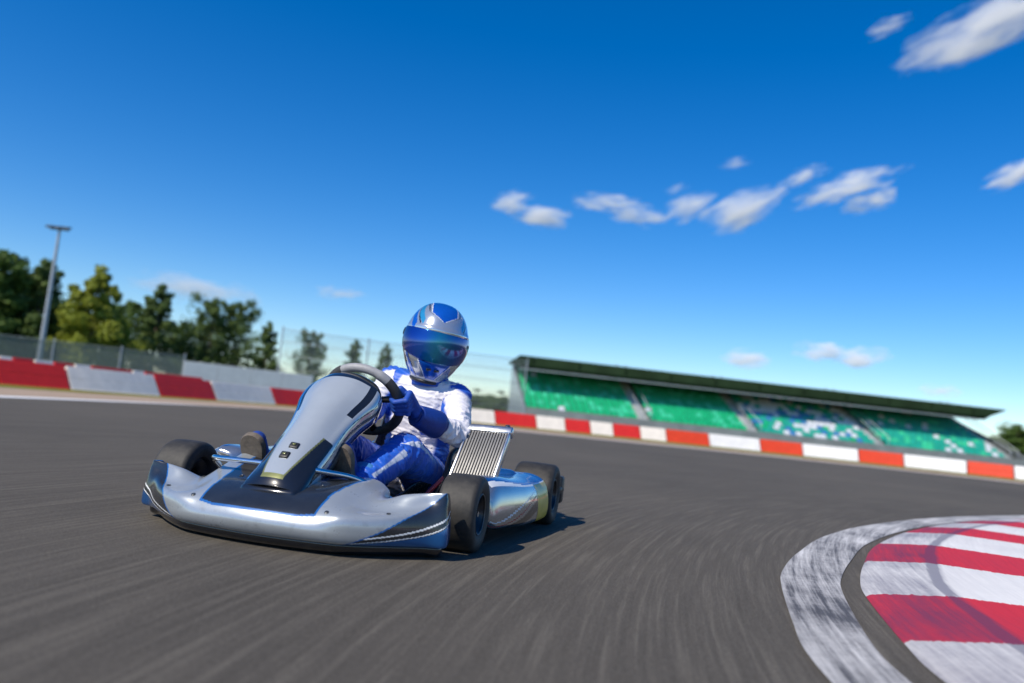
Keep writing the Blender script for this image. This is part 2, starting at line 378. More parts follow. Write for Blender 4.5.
sheet('infield', [tuple(p) for p in koff(1.33)[::4]] + [(11, -3.5)], .008, M['grass'])

# ---------------------------------------------------------------- barriers
def pl(name, col, dirt):
    m = NT(name); f = m.noise(5, 6, .7); f2 = m.noise(40, 5, .7)
    c = m.ramp(f, [(.3, tuple(x*.8 for x in col)), (.7, col)]); c = m.mix(m.math('MULTIPLY', f2, dirt), c, (.12, .09, .07))
    m.l(c, m.b.inputs['Base Color']); m.set(rough=.5, spec=.35); m.bump(f2, .1, .01); return m.m
M['b_red'] = pl('barrier_red', (.70, .02, .018), .15); M['b_red_lit'] = pl('barrier_red_lit', (.70, .05, .012), .15)  # second red is a sunlit copy, sunlight put into the colour
M['b_white'] = pl('barrier_white', (.90, .82, .72), .10); M['b_white_lit'] = pl('barrier_white_lit', (.82, .81, .79), .1)  # first white warmed to make up for missing sun; second is a sunlit copy
bs = np.r_[0, np.cumsum(np.linalg.norm(np.diff(barr, axis=0), axis=1))]
CP = np.array([0., 0.])
def bpt(s): return np.array([np.interp(s, bs, barr[:, 0]), np.interp(s, bs, barr[:, 1])])
mw_inv = cam_o.matrix_world.inverted()
def px_of(w):
    c = mw_inv @ Vector(w); return 512 + 800*c.x/-c.z
# where along the barrier the photograph changes colour
bx = np.array([px_of((*p, .25)) if p[1] > 2 else -9999 for p in barr])
def s_at(px): return float(np.interp(px, bx[bx > -2000], bs[bx > -2000]))
def barrier_block(name, s0, s1, h, dpt, m, zoff=0):
    n = max(2, int((s1-s0)/.4)+1); gap = .03
    prof = [(0, 0), (0, .05), (.03, .07), (.148, .47), (.166, .49), (.166, .52), (.30, .97), (.315, 1.0), (.34, 1.0), (.36, .93), (.44, .54), (.43, .5), (.45, .45), (.55, .07), (.58, .05), (.58, 0)]
    vs, fs = [], []; k = len(prof); ss = np.linspace(s0+gap, s1-gap, n)
    for s_ in ss:
        p = bpt(s_); t_ = bpt(s_+.2)-bpt(s_-.2); t_ /= np.linalg.norm(t_); nn = np.array([-t_[1], t_[0]])
        for (d, z) in prof:
            q = p + nn*(d+dpt); vs.append((q[0], q[1], z*h+zoff))
    for i in range(n-1):
        for j in range(k-1): fs.append((i*k+j, (i+1)*k+j, (i+1)*k+j+1, i*k+j+1))
    fs.append(tuple(range(k))); fs.append(tuple(range((n-1)*k, n*k))[::-1])
    o = mesh_obj(name, vs, fs, m, None, False); 
    c = bpt((s0+s1)/2); me = o.data
    me.transform(Matrix.Translation((-c[0], -c[1], 0))); o.location = (c[0], c[1], 0); return o
edges = [(-150, 'r'), (-62, 'w'), (2, 'r'), (73, 'w'), (163, 'r'), (219, 'w'), (278, 'r'), (322, 'w'), (358, 'r'), (394, 'w'), (430, 'r'), (464, 'w'), (497, 'r'), (538, 'w'), (567, 'r'), (592, 'w'), (615, 'r'), (642, 'w'), (668, 'o'), (711, 'b'), (762, 'o'), (804, 'b'), (860, 'o'), (905, 'b'), (968, 'o'), (1015, 'b'), (1090, 'o'), (1160, 'x')]
blab = {2: 'deep red barrier block at the left edge of the photo, below the lamp post', 73: 'long off white barrier block between the two big red ones on the left', 163: 'red barrier block below the gap between the third and fourth tree from left',
 219: 'off white barrier block directly in front of the long white hoarding', 278: 'red barrier block half hidden behind the kart nose panel, left of the steering wheel', 322: 'off white barrier block hidden behind the steering wheel',
 358: 'red barrier block hidden behind the chest of the driver', 394: 'off white barrier block behind the helmet and shoulders of the driver', 430: 'red barrier block behind the left shoulder of the driver', 464: 'off white barrier block just right of the driver above the radiator',
 497: 'red barrier block in front of the left end wall of the grandstand', 538: 'white barrier block below the leftmost green seats of the grandstand', 567: 'small red barrier block below the middle of the leftmost green seats', 592: 'small white barrier block just left of the first grandstand stairway foot',
 615: 'red barrier block at the foot of the first grandstand stairway', 642: 'white barrier block just right of the first grandstand stairway foot', 668: 'sunlit red barrier block below the second green seating section', 711: 'sunlit white barrier block at the foot of the second grandstand stairway',
 762: 'sunlit red barrier block below the left half of the white and blue seats', 804: 'sunlit white barrier block below the right half of the white and blue seats', 860: 'sunlit red barrier block at the foot of the third grandstand stairway', 905: 'sunlit white barrier block below the rightmost teal seats',
 968: 'sunlit red barrier block below the right end of the grandstand', 1015: 'sunlit white barrier block cut off by the right edge of the photo', -62: 'white barrier block cut off by the left edge of the photo, only a sliver showing', -150: 'red barrier block far outside the left edge', 1090: 'sunlit red barrier block outside the right edge'}
for (p0, c0), (p1, _) in zip(edges[:-1], edges[1:]):
    if p0 < -70 or p0 > 1020: 
        continue
    o = barrier_block('barrier_block', s_at(p0), s_at(p1), .49, 0, {'r': M['b_red'], 'w': M['b_white'], 'o': M['b_red_lit'], 'b': M['b_white_lit']}[c0])
    tag(o, blab[p0], 'barrier', 'red and white barrier blocks along the outside of the track')
# second, taller row behind the left part
e2 = [(-40, 'w'), (34, 'r'), (60, 'w'), (88, 'r'), (112, 'w'), (128, 'r'), (150, 'w'), (168, 'r'), (186, 'w'), (200, 'r'), (240, 'w'), (250, 'r'), (292, 'x')]
l2 = ['pale block of the rear barrier row at the left edge, behind the front red block', 'short red block of the rear barrier row just left of the lamp post foot', 'pale rear row block just right of the lamp post foot', 'red rear row block below the second tree gap from left', 'short pale rear row block below the big yellow green tree',
 'red rear row block below the right side of the big yellow green tree', 'pale rear row block above the seam of white and red front blocks', 'red rear row block above the middle red front block', 'pale rear row block left of the white hoarding', 'red rear row block under the left end of the white hoarding', 'short pale rear row block under the middle of the white hoarding', 'long red rear row block under the right end of the white hoarding']
for i, ((p0, c0), (p1, _)) in enumerate(zip(e2[:-1], e2[1:])):
    o = barrier_block('barrier_block', s_at(p0), s_at(p1), .565, 3.4, M['b_red'] if c0 == 'r' else M['b_white'])
    tag(o, l2[i], 'barrier', 'rear row of barrier blocks behind the left barrier')

# ---------------------------------------------------------------- fences behind
M['post'] = mat('galvanised_post', (.40, .42, .44), .5, .6, 0, .15, 3)
M['wire'] = mat('galvanised_wire', (.30, .33, .36), .5, .5, 0, .15, 3)
def mesh_mat(name, col, cover):
    m = NT(name); m.set(rough=.8, spec=.2, col=col); w = m.n('TexCoord'); sp = m.n('SeparateXYZ'); m.l(w.outputs['Object'], sp.inputs[0])
    # woven mesh: open squares between threads
    fx = m.math('FRACT', m.math('MULTIPLY', m.math('ADD', sp.outputs[0], sp.outputs[1]), 9.0)); fz = m.math('FRACT', m.math('MULTIPLY', sp.outputs[2], 9.0))
    op = m.math('MULTIPLY', m.math('GREATER_THAN', fx, cover), m.math('GREATER_THAN', fz, cover))
    m.l(m.math('SUBTRACT', 1.0, op), m.b.inputs['Alpha']); return m.m
M['net'] = mesh_mat('wire_mesh', (.30, .35, .36), .10); M['scrim'] = mesh_mat('fence_scrim', (.16, .20, .185), .34)
def fence(name, pts, h, step, label, cat, wires, panel, pr=.05, z0=.0):
    root = empty(name, (pts[0][0], pts[0][1], 0)); o0 = Vector((pts[0][0], pts[0][1], 0))
    Q = resample(pts, step); np_ = len(Q)
    bm = bmesh.new(); vs = []
    for q in Q: vs.append((bm.verts.new((q[0]-o0.x, q[1]-o0.y, z0)), bm.verts.new((q[0]-o0.x, q[1]-o0.y, h))))
    for a, b in zip(vs[:-1], vs[1:]): bm.faces.new((a[0], b[0], b[1], a[1]))
    bm_obj('mesh_panel', bm, panel, root, False)
    for w in wires:
        bm = bmesh.new(); tube(bm, [(q[0]-o0.x, q[1]-o0.y-.06, h*w) for q in Q], .016, 6); bm_obj('wire', bm, M['wire'], root)
    for q in Q:
        bm = bmesh.new(); lathe(bm, [(0, .001), (0, pr), (h+.1, pr), (h+.14, .001)], 'Z', 10)
        p = bm_obj('fence_post', bm, M['post'], root); p.location = (q[0]-o0.x, q[1]-o0.y-.0, 0); auto_smooth(p, 40)
    tag(root, label, cat); return root
fence('scrim_fence', [(-46, 36), (-38, 42), (-29.5, 48), (-21, 52)], 1.95, 3.4, 'low grey green mesh fence in front of the trees on the left', 'fence', [.98], M['scrim'])
fence('catch_fence', [(-14.2, 49.5), (-6, 53), (1.2, 55)], 4.2, 5.2, 'tall wire catch fence behind the driver between the trees and the grandstand', 'fence', [.2, .4, .6, .8, .99], M['net'], .045)
# white hoarding
hq = [(-17.6, 43.6), (-11.5, 47.5)]
bm = bmesh.new(); d = Vector((hq[1][0]-hq[0][0], hq[1][1]-hq[0][1], 0)); L = d.length; ang = math.atan2(d.y, d.x)
hoard = empty('hoarding', (hq[0][0], hq[0][1], 0), ang)
M['hoard'] = mat('hoarding_board', (.66, .67, .66), .6, 0, 0, .08, 2)
bm = bmesh.new(); nb = 4
for i in range(nb): box(bm, (L*(i+.5)/nb, 0, .95), (L/nb-.02, .05, .95), bev=.01)
bm_obj('board_panel', bm, M['hoard'], hoard, False)
for i in range(nb+1):
    bm = bmesh.new(); box(bm, (L*i/nb, .07, .74), (.08, .08, 1.48), bev=.01); bm_obj('post', bm, M['post'], hoard, False)
tag(hoard, 'long plain white hoarding standing behind the barrier left of the kart', 'hoarding')

# ---------------------------------------------------------------- lamp post
lp = empty('lamp_post', (-35.0, 60, 0))
bm = bmesh.new(); lathe(bm, [(0, .001), (0, .22), (.15, .22), (.16, .20), (10.6, .10), (10.62, .001)], 'Z', 16); auto_smooth(bm_obj('pole', bm, M['post'], lp), 40)
M['lampgrey'] = mat('lamp_housing', (.12, .13, .15), .4, .5)
bm = bmesh.new(); box(bm, (0, 0, 10.66), (1.5, .12, .1), bev=.02); bm_obj('cross_arm', bm, M['lampgrey'], lp, False)
for x in (-.62, 0, .62):
    bm = bmesh.new(); box(bm, (x, -.18, 10.80), (.52, .46, .16), Matrix.Rotation(R_(14), 3, 'X'), .03); h = bm_obj('lamp_head', bm, M['lampgrey'], lp, False)
    bm = bmesh.new(); box(bm, (x, -.20, 10.70), (.42, .34, .03), Matrix.Rotation(R_(14), 3, 'X'), .008); bm_obj('lamp_glass', bm, M['white_film'], h, False)
tag(lp, 'tall pale lamp post with a flat triple floodlight head before the left trees', 'lamp post')

# ---------------------------------------------------------------- grandstand
SA = R_(6.0); gs = empty('grandstand', (1.55, 60.0, 0), SA)
M['conc'] = mat('stand_concrete', (.21, .235, .235), .8, 0, 0, .2, .8)
M['conc2'] = mat('stair_concrete', (.46, .47, .45), .8, 0, 0, .2, 1.5)
M['roofg'] = mat('roof_green', (.016, .032, .014), .9, 0, 0, .3, .7, spec=.1)
M['roofu'] = mat('roof_underside', (.10, .12, .11), .6, .1, 0, .2, .7)
M['galv'] = mat('fascia_edge', (.42, .45, .43), .4, .5, 0, .15, 2)
M['s_green'] = mat('seat_green', (.010, .42, .17), .4, 0, 0, .2, 2); M['s_green2'] = mat('seat_green_pale', (.05, .55, .29), .4, 0, 0, .2, 2)
M['s_teal'] = mat('seat_teal', (.02, .38, .27), .4, 0, 0, .2, 2); M['s_white'] = mat('seat_white', (.66, .68, .70), .4, 0, 0, .1, 2); M['s_blue'] = mat('seat_blue', (.05, .22, .45), .4, 0, 0, .15, 2)
SL, NR, T0, DT, Z0, DZ = 41.0, 13, .9, .80, 1.12, .335
bm = bmesh.new()
pr = [(0, 0), (0, Z0-.12), (.12, Z0-.12), (.12, Z0-.3)]
prof = [(0, 0), (0, 1.02), (.10, 1.02), (.10, .75), (T0, .75)]
for r in range(NR): prof += [(T0+r*DT, Z0-.45+r*DZ), (T0+(r+1)*DT, Z0-.45+r*DZ)]
prof += [(T0+NR*DT, 4.72), (T0+NR*DT+.2, 4.72), (T0+NR*DT+.2, 0)]
a_ = [bm.verts.new((0, t, z)) for t, z in prof]; b_ = [bm.verts.new((SL, t, z)) for t, z in prof]
for i in range(len(prof)-1): bm.faces.new((a_[i], a_[i+1], b_[i+1], b_[i]))
f0 = bm.faces.new(a_); f1 = bm.faces.new(b_[::-1]); bmesh.ops.triangulate(bm, faces=[f0, f1])
bm_obj('terrace', bm, M['conc'], gs, False)
def seat_row(x0, x1, r, mats, pick):
    bm = bmesh.new(); n = int((x1-x0)/.5); w = (x1-x0)/n; z = Z0-.45+r*DZ; t = T0+r*DT
    for i in range(n):
        k = pick(i, r); x = x0+(i+.5)*w
        box(bm, (x, t+.50, z+.40), (.48, .40, .05), mi=k)
        box(bm, (x, t+.70, z+.56), (.46, .05, .27), Matrix.Rotation(R_(-16), 3, 'X'), mi=k)
        box(bm, (x, t+.55, z+.19), (.06, .2, .38), mi=k)
    o = bm_obj('seat_row', bm, mats, gs, False, False); return o
st = [(-.2, -.02), (9.1, 9.9), (18.0, 18.8), (28.7, 29.5), (40.0, 40.7)]
rs = random.Random(3)
pg = lambda i, r: (2 if rs.random() < .03 else 1) if rs.random() < (.16, .55, .3)[r % 3] else 0  # paler green picked more often in some rows
def pw(i, r):
    q = noise.noise(Vector((i*.9, r*1.3, 3.1)))*.5+.08; z = rs.random()
    return (3 if z < .30+q*.6 else 2 if z < .46+q*.4 else 0 if z < .9 else 1)
pt = lambda i, r: 2 if rs.random() < .09 else 0 if rs.random() < .8 else 1
for b, (pick, mats) in enumerate([(pg, ['s_green', 's_green2', 's_white']), (pg, ['s_green', 's_green2', 's_white']), (pw, ['s_teal', 's_green', 's_blue', 's_white']), (pt, ['s_teal', 's_green2', 's_white'])]):
    for r in range(NR-1): seat_row(st[b][1]+.1, st[b+1][0]-.1, r, [M[x] for x in mats], pick)
for k, (x0, x1) in enumerate(st[1:4] + [st[4]]):
    bm = bmesh.new(); 
    for r in range(NR*2-1):
        t = T0+r*DT/2; z = Z0-.45+r*DZ/2
        box(bm, ((x0+x1)/2, t+DT/4+.02, z+.02), (x1-x0, DT/2+.04, DZ/2+.1))
    bm_obj('stairway', bm, M['conc2'], gs, False)
    for xx in (x0, x1):
        bm = bmesh.new(); tube(bm, [(xx, T0+.1, Z0-.3), (xx, T0+.1, Z0+.55), (xx, T0+NR*DT-1, Z0+.6+(NR-1)*DZ), (xx, T0+NR*DT-1, Z0-.4+(NR-1)*DZ)], .03, 6); bm_obj('handrail', bm, M['post'], gs)
# roof: deep front fascia, thin plate falling back, columns and struts
RT, RZ0, RZ1 = 3.4, 4.08, 5.12; x0, x1 = -.35, 41.6
bm = bmesh.new()
pf = [(RT, RZ0), (RT-.15, RZ0+.25), (RT+.05, RZ1-.12), (RT+.35, RZ1), (RT+1.2, RZ1+.02), (T0+NR*DT+1.0, RZ1-.15), (T0+NR*DT+1.0, RZ1-.35), (RT+1.2, RZ0+.35), (RT+.5, RZ0)]
nseg = 21; rows = []
for i in range(nseg): rows.append([bm.verts.new((x0+(x1-x0)*i/(nseg-1) - (2.6*(RZ1-z)/(RZ1-RZ0) if i == nseg-1 and z < RZ1 and t < 5 else 0), t, z)) for t, z in pf])
for a, b in zip(rows[:-1], rows[1:]):
    for j in range(len(pf)):
        f = bm.faces.new((a[j], a[(j+1) % len(pf)], b[(j+1) % len(pf)], b[j])); f.material_index = 1 if j in (5, 6, 7) else 0
bm.faces.new(rows[0]); bm.faces.new(rows[-1][::-1]).material_index = 0
bm_obj('roof', bm, [M['roofg'], M['roofu']], gs, False)
bm = bmesh.new(); box(bm, ((x0+x1-2.8)/2, RT-.06, RZ0-.05), (x1-x0-2.8, .16, .09)); bm_obj('gutter', bm, M['galv'], gs, False)
for x in np.linspace(.6, 38.2, 11):
    bm = bmesh.new(); box(bm, (x, RT-.02, (RZ0+RZ1)/2+.02), (.05, .34, RZ1-RZ0-.2)); bm_obj('roof_rib', bm, M['roofg'], gs, False)
for x in np.linspace(.5, 40.5, 6):
    bm = bmesh.new(); box(bm, (x, T0+NR*DT+.45, 2.36), (.25, .25, 4.7)); bm_obj('column', bm, M['steel'], gs, False)
    bm = bmesh.new(); tube(bm, [(x, T0+NR*DT+.4, 4.5), (x, RT+1.0, RZ0+.30)], .07, 8); bm_obj('roof_strut', bm, M['steel'], gs)
# glazed end screens
M['screen'] = mat('end_screen', (.33, .38, .42), .25, 0, 0, .1, 1); 
for xx, nm in ((-.12, 0), (SL+.1, 1)):
    bm = bmesh.new(); a_ = [bm.verts.new((xx, t, z)) for t, z in [(0, 0), (.2, 1.1), (T0+NR*DT, 4.6), (T0+NR*DT, 0)]]; b_ = [bm.verts.new(v.co+Vector((.08, 0, 0))) for v in a_]
    for i in range(4): bm.faces.new((a_[i], a_[(i+1) % 4], b_[(i+1) % 4], b_[i]))
    bm.faces.new(a_); bm.faces.new(b_[::-1]); bm_obj('end_wall', bm, M['conc'] if nm else M['screen'], gs, False)
tag(gs, 'long low grandstand with green, white and blue seats under a dark green roof', 'grandstand')

# ---------------------------------------------------------------- trees
def leaf_mat(name, lo, mid, hi):
    m = NT(name); geo = m.n('NewGeometry'); f = m.noise(.55, 5, .7); 
    r = m.n('ObjectInfo')
    c = m.ramp(f, [(.28, lo), (.5, mid), (.74, hi)]); c = m.mix(.35, c, m.ramp(geo.outputs['Random Per Island'], [(0, lo), (.5, mid), (1, hi)]))
    m.l(c, m.b.inputs['Base Color']); m.set(rough=.6, spec=.25)
    tr = m.n('BsdfTranslucent'); m.l(c, tr.inputs['Color']); mx = m.n('MixShader'); mx.inputs[0].default_value = .3
    m.l(m.b.outputs[0], mx.inputs[1]); m.l(tr.outputs[0], mx.inputs[2]); m.l(mx.outputs[0], m.out.inputs['Surface']); return m.m
M['leafA'] = leaf_mat('leaves_dark', (.05, .10, .020), (.10, .17, .034), (.19, .27, .06))
M['leafB'] = leaf_mat('leaves_yellow_green', (.13, .17, .016), (.25, .29, .03), (.38, .40, .06))
M['leafC'] = leaf_mat('leaves_blue_green', (.06, .10, .030), (.11, .17, .045), (.18, .25, .07))
M['bark'] = mat('bark', (.12, .09, .065), .9, 0, 0, .3, 3, .3, 8)
def tree_meshes(seed, h, rad, shape, leaves, lm, lsz=.26):
    r = random.Random(seed); bmT = bmesh.new()
    tp = []; x = y = 0
    for k in range(9):
        z = h*.96*k/8; tp.append((x, y, z)); x += r.uniform(-.1, .1)*h*.04; y += r.uniform(-.1, .1)*h*.04
    tube(bmT, tp, [max(.02, .026*h*(1-k/8.3)) for k in range(9)], 9)
    limbs = []; nl = 46
    for i in range(nl):
        f = .05 + .91*(i/nl)**.9; z = h*f; a = i*2.4+r.uniform(-.5, .5)
        if shape == 'cone': ll = rad*(1.08-f)**.8*r.uniform(.65, 1.12)
        elif shape == 'bush': ll = rad*(1-f*f)**.5*r.uniform(.6, 1.1)
        elif shape == 'oval': ll = rad*math.sin(math.pi*min(1, .12+f*.86))**.7*r.uniform(.6, 1.15)
        else: ll = rad*(.35+.65*math.sin(math.pi*(.1+f*.85)))*r.uniform(.4, 1.25)
        f = f*.8-.03 if shape == 'bush' else f; z = h*f
        k = max(0, f*8); b = Vector(tp[int(k)]).lerp(Vector(tp[min(8, int(k)+1)]), k-int(k))
        up = r.uniform(.05, .45) if shape == 'cone' else r.uniform(.2, .8)
        mid = b + Vector((math.cos(a), math.sin(a), up*.6))*ll*.55; e = b + Vector((math.cos(a+r.uniform(-.25, .25)), math.sin(a), up))*ll
        tube(bmT, [b, mid, e], [.008*h*(1.1-f), .005*h*(1.1-f), .004], 5); limbs.append((b, mid, e, ll))
    vs, fs = [], []; clumps = []
    for (b, mid, e, ll) in limbs:
        for q in (.45, .72, 1.0):
            if r.random() < .12: continue
            p = b.lerp(mid, q*2) if q < .5 else mid.lerp(e, (q-.5)*2)
            clumps.append((p + Vector((r.gauss(0, .12), r.gauss(0, .12), r.gauss(0, .1)))*rad*.5, max(.35, ll*r.uniform(.22, .42))))
    clumps.append((Vector(tp[8]), rad*.16))
    per = leaves//len(clumps)
    for (c, cs) in clumps:
        for _ in range(int(per*r.uniform(.5, 1.4))):
            d = Vector((r.gauss(0, 1), r.gauss(0, 1), r.gauss(0, .75))).normalized()*cs*(r.random()**.45); p = c + d
            n = (d.normalized() + Vector((r.gauss(0, .5), r.gauss(0, .5), r.gauss(.35, .5)))).normalized()
            u = n.cross(Vector((r.gauss(0, 1), r.gauss(0, 1), r.gauss(0, 1)))).normalized(); v = n.cross(u)
            s_ = lsz*r.uniform(.6, 1.3); i = len(vs)
            vs += [p-u*s_*.5, p+v*s_*.32, p+u*s_*.5, p-v*s_*.32]; fs.append((i, i+1, i+2, i+3))
    mt = bpy.data.meshes.new('trunk'); bmesh.ops.recalc_face_normals(bmT, faces=bmT.faces[:]); bmT.to_mesh(mt); bmT.free(); mt.materials.append(M['bark'])
    mc = bpy.data.meshes.new('crown'); mc.from_pydata([tuple(v) for v in vs], [], fs); mc.materials.append(lm); mc.update(); return mt, mc
TM = {'A': tree_meshes(1, 11, 3.2, 'oval', 15000, M['leafA'], .36), 'B': tree_meshes(2, 11, 4.0, 'cone', 17000, M['leafB'], .38), 'C': tree_meshes(3, 11, 3.4, 'loose', 11000, M['leafC'], .34), 'D': tree_meshes(4, 11, 3.0, 'cone', 13000, M['leafC'], .36), 'E': tree_meshes(5, 11, 3.8, 'oval', 14000, M['leafA'], .36)}
TM['F'] = tree_meshes(6, 11, 4.6, 'bush', 12000, M['leafC'], .5)
def tree(k, px, top, Y, wx=1.0, rz=0, label='', grp='trees beyond the fence on the left'):
    d = cam_o.matrix_world.to_3x3() @ Vector(((px-512)/800, -(top-341.5)/800, -1)); w = d*(Y/d.y); h = w.z+.5
    t = empty('tree', (w.x, Y, 0), rz); t.scale = (h/11*wx, h/11*wx, h/11)
    for nm, me in zip(('trunk', 'crown'), TM[k]): link(bpy.data.objects.new(nm, me), t)
    tag(t, label, 'tree', grp)
tree('A', 4, 250, 78, 1.25, 0, 'dark dense tree cut off by the left edge of the photo')
tree('E', 24, 284, 84, 1.3, 1, 'low dark tree filling the gap left of the lamp post')
tree('D', 46, 258, 80, 1.25, 2, 'dark narrow tree directly behind the lamp post')
tree('E', 68, 300, 88, 1.2, 2.5, 'low dark tree between the lamp post and the big yellow green tree')
tree('B', 101, 266, 80, 1.12, .4, 'big yellow green conical tree, the brightest in the left row')
tree('E', 130, 300, 90, 1.1, .9, 'dark low tree between the big yellow green tree and the slim conifer')
tree('D', 163, 283, 88, 1.15, 4, 'slim conical conifer right of the big yellow green tree')
tree('E', 190, 322, 96, 1.2, 1.7, 'low round tree right of the slim conifer')
tree('C', 216, 298, 92, .95, 3, 'loose open crowned tree with gaps, above the left end of the white hoarding')
tree('C', 240, 302, 94, .95, 5, 'loose open crowned tree above the middle of the white hoarding, taller of two touching')
tree('D', 270, 321, 102, .95, 1, 'small slim tree above the right end of the white hoarding')
tree('C', 314, 331, 112, .85, 2, 'small loose tree left of the steering wheel')
tree('D', 356, 339, 122, .95, 2.2, 'small distant tree above the steering wheel')
tree('D', 387, 343, 130, .95, 3.3, 'smallest distant tree, touching the left side of the helmet')
for i, (px, top, Y, k, lb) in enumerate([(1000, 440, 118, 'E', 'small distant tree just right of the grandstand end'), (1018, 427, 110, 'A', 'rounded distant tree at the right edge of the photo, tallest on that side'), (1042, 426, 112, 'E', 'distant tree cut off by the right edge of the photo')]):
    tree(k, px, top, Y, 1.9, i*1.3, lb, 'trees beyond the right end of the grandstand')
def bush(px, top, Y, wx, k, rz, lb):
    d = cam_o.matrix_world.to_3x3() @ Vector(((px-512)/800, -(top-341.5)/800, -1)); w = d*(Y/d.y); h = w.z+.5
    t = empty('bush', (w.x, Y, 0), rz); t.scale = (h/11*wx, h/11*wx, h/11)
    for nm, me in zip(('trunk', 'crown'), TM[k]): link(bpy.data.objects.new(nm, me), t)
    tag(t, lb, 'bush', 'bushes behind the catch fence')
for px, top, Y, wx, k, rz, lb in [(332, 376, 90, 3.0, 'F', .3, 'low bush behind the catch fence left of the steering wheel'), (372, 380, 95, 3.0, 'F', 1.3, 'low bush behind the catch fence above the steering wheel'), (478, 389, 88, 2.6, 'F', 2, 'grey green bush behind the catch fence just right of the driver'), (502, 391, 84, 2.6, 'F', .7, 'grey green bush against the left end of the grandstand'), (440, 386, 92, 3, 'F', 3, 'low bush hidden behind the helmet of the driver')]:
    bush(px, top, Y, wx, k, rz, lb)

# ---------------------------------------------------------------- clouds (volumes)
def cloud(px, py, w, h, tilt, dens, label, seed=0):
    Y = 1500.; mwc = cam_o.matrix_world.to_3x3(); d = mwc @ Vector(((px-512)/800, -(py-341.5)/800, -1)); dist = Y/d.y; p = d*dist
    k = dist/800*1.0; W, Hh = w*k*.55, h*k*.52; D = max(Hh*1.5, W*.3)
    bm = bmesh.new(); bmesh.ops.create_icosphere(bm, subdivisions=3, radius=1); rr = random.Random(seed)
    off = Vector((rr.random()*50, rr.random()*50, rr.random()*50))
    for v in bm.verts:
        n = noise.fractal(v.co*1.3+off, 1, 2, 4); v.co *= 1.0+.28*n
    m = NT('cloud_vapour'); m.t.nodes.remove(m.b); tc = m.n('TexCoord')
    vm = m.n('VectorMath', operation='LENGTH'); m.l(tc.outputs['Object'], vm.inputs[0])
    nz = m.n('TexNoise'); mp = m.n('Mapping'); mp.inputs['Location'].default_value = off; mp.inputs['Scale'].default_value = (W/Hh*.38, 1.0, 1.15)
    m.l(tc.outputs['Object'], mp.inputs[0]); m.l(mp.outputs[0], nz.inputs['Vector']); nz.inputs['Scale'].default_value = 1.5; nz.inputs['Detail'].default_value = 5; nz.inputs['Roughness'].default_value = .6
    fall = m.math('SUBTRACT', 1.0, vm.outputs['Value']); a_ = m.math('MULTIPLY_ADD', nz.outputs['Fac'], 4.2, -2.25)
    dd = m.math('ADD', m.math('MULTIPLY', fall, 1.35), a_); mr_ = m.n('MapRange', interpolation_type='SMOOTHSTEP'); mr_.inputs['From Min'].default_value = .0; mr_.inputs['From Max'].default_value = 1.5
    m.l(dd, mr_.inputs['Value']); de = m.math('MULTIPLY', mr_.outputs[0], dens*1.1/D)
    pv = m.n('VolumePrincipled'); pv.inputs['Color'].default_value = (1, 1, 1, 1); pv.inputs['Anisotropy'].default_value = -.35; m.l(de, pv.inputs['Density'])
    m.l(pv.outputs[0], m.out.inputs['Volume'])
    o = bm_obj('cloud', bm, m.m); o.location = p; o.scale = (W, D, Hh)
    q = Matrix.Rotation(math.pi/2 + PIT, 3, 'X') @ Matrix.Rotation(ROLL, 3, 'Z') @ Matrix.Rotation(R_(tilt), 3, 'Z') @ Matrix.Rotation(-math.pi/2, 3, 'X')
    o.rotation_euler = q.to_euler()
    tag(o, label, 'cloud', 'small clouds in the blue sky')
CL = [(985, 28, 200, 62, 27, 2.6, 'largest white streak of cloud in the top right corner'),
 (888, 26, 52, 20, 25, 1.0, 'small slanted wisp of cloud left of the largest corner cloud'),
 (1016, 174, 74, 26, 24, 2.0, 'white cloud cut off by the right edge below the corner cloud'),
 (513, 201, 44, 24, 10, 2.0, 'small round puff of cloud, upper one of the pair above the helmet right side'),
 (543, 217, 62, 26, -4, 2.4, 'small bright puff of cloud, lower one of the pair above the grandstand left end'),
 (606, 202, 74, 22, -4, 1.5, 'flat wispy cloud at the left end of the middle row'),
 (636, 214, 64, 26, -6, 1.7, 'flat cloud just below the wispy left end of the middle row'),
 (688, 207, 60, 30, 24, 1.5, 'slanted cloud in the centre of the middle row'),
 (744, 209, 96, 40, 24, 2.2, 'large slanted cloud right of the centre of the middle row'),
 (803, 176, 56, 18, 22, 1.2, 'thin slanted wisp above the large slanted cloud'),
 (846, 187, 118, 30, 17, 2.0, 'longest slanted streak at the right end of the middle row'),
 (870, 201, 58, 26, 16, 2.0, 'short slanted cloud tucked under the longest streak'),
 (735, 163, 34, 14, 10, .6, 'faint tiny wisp high above the middle row'),
 (676, 189, 26, 12, 10, .45, 'faintest tiny wisp just above the slanted centre cloud'),
 (745, 359, 52, 22, -3, 2.4, 'small white puff close above the grandstand roof, leftmost of three'),
 (823, 352, 60, 22, -4, 2.0, 'small white puff above the grandstand roof, middle of three'),
 (866, 358, 54, 26, 3, 2.4, 'bright white puff above the grandstand roof, rightmost of three'),
 (941, 391, 46, 16, 0, 1.4, 'small faint cloud just above the right tip of the grandstand roof'),
 (196, 289, 140, 34, -10, 1.2, 'long soft cloud behind the slim conifer on the left'),
 (340, 293, 54, 16, -6, .9, 'faint small cloud above and left of the helmet')]
for i, cdef in enumerate(CL): cloud(*cdef, seed=i+1)

# ================================================================ the kart (local: +x driver's right, +y forward, z up; origin under the front axle)
KA = R_(166.2)
kart = empty('go_kart', (-.644, 2.94, 0), KA)
tag(kart, 'silver and black racing kart with blue trim cornering on the asphalt track', 'go kart')
TR = .57
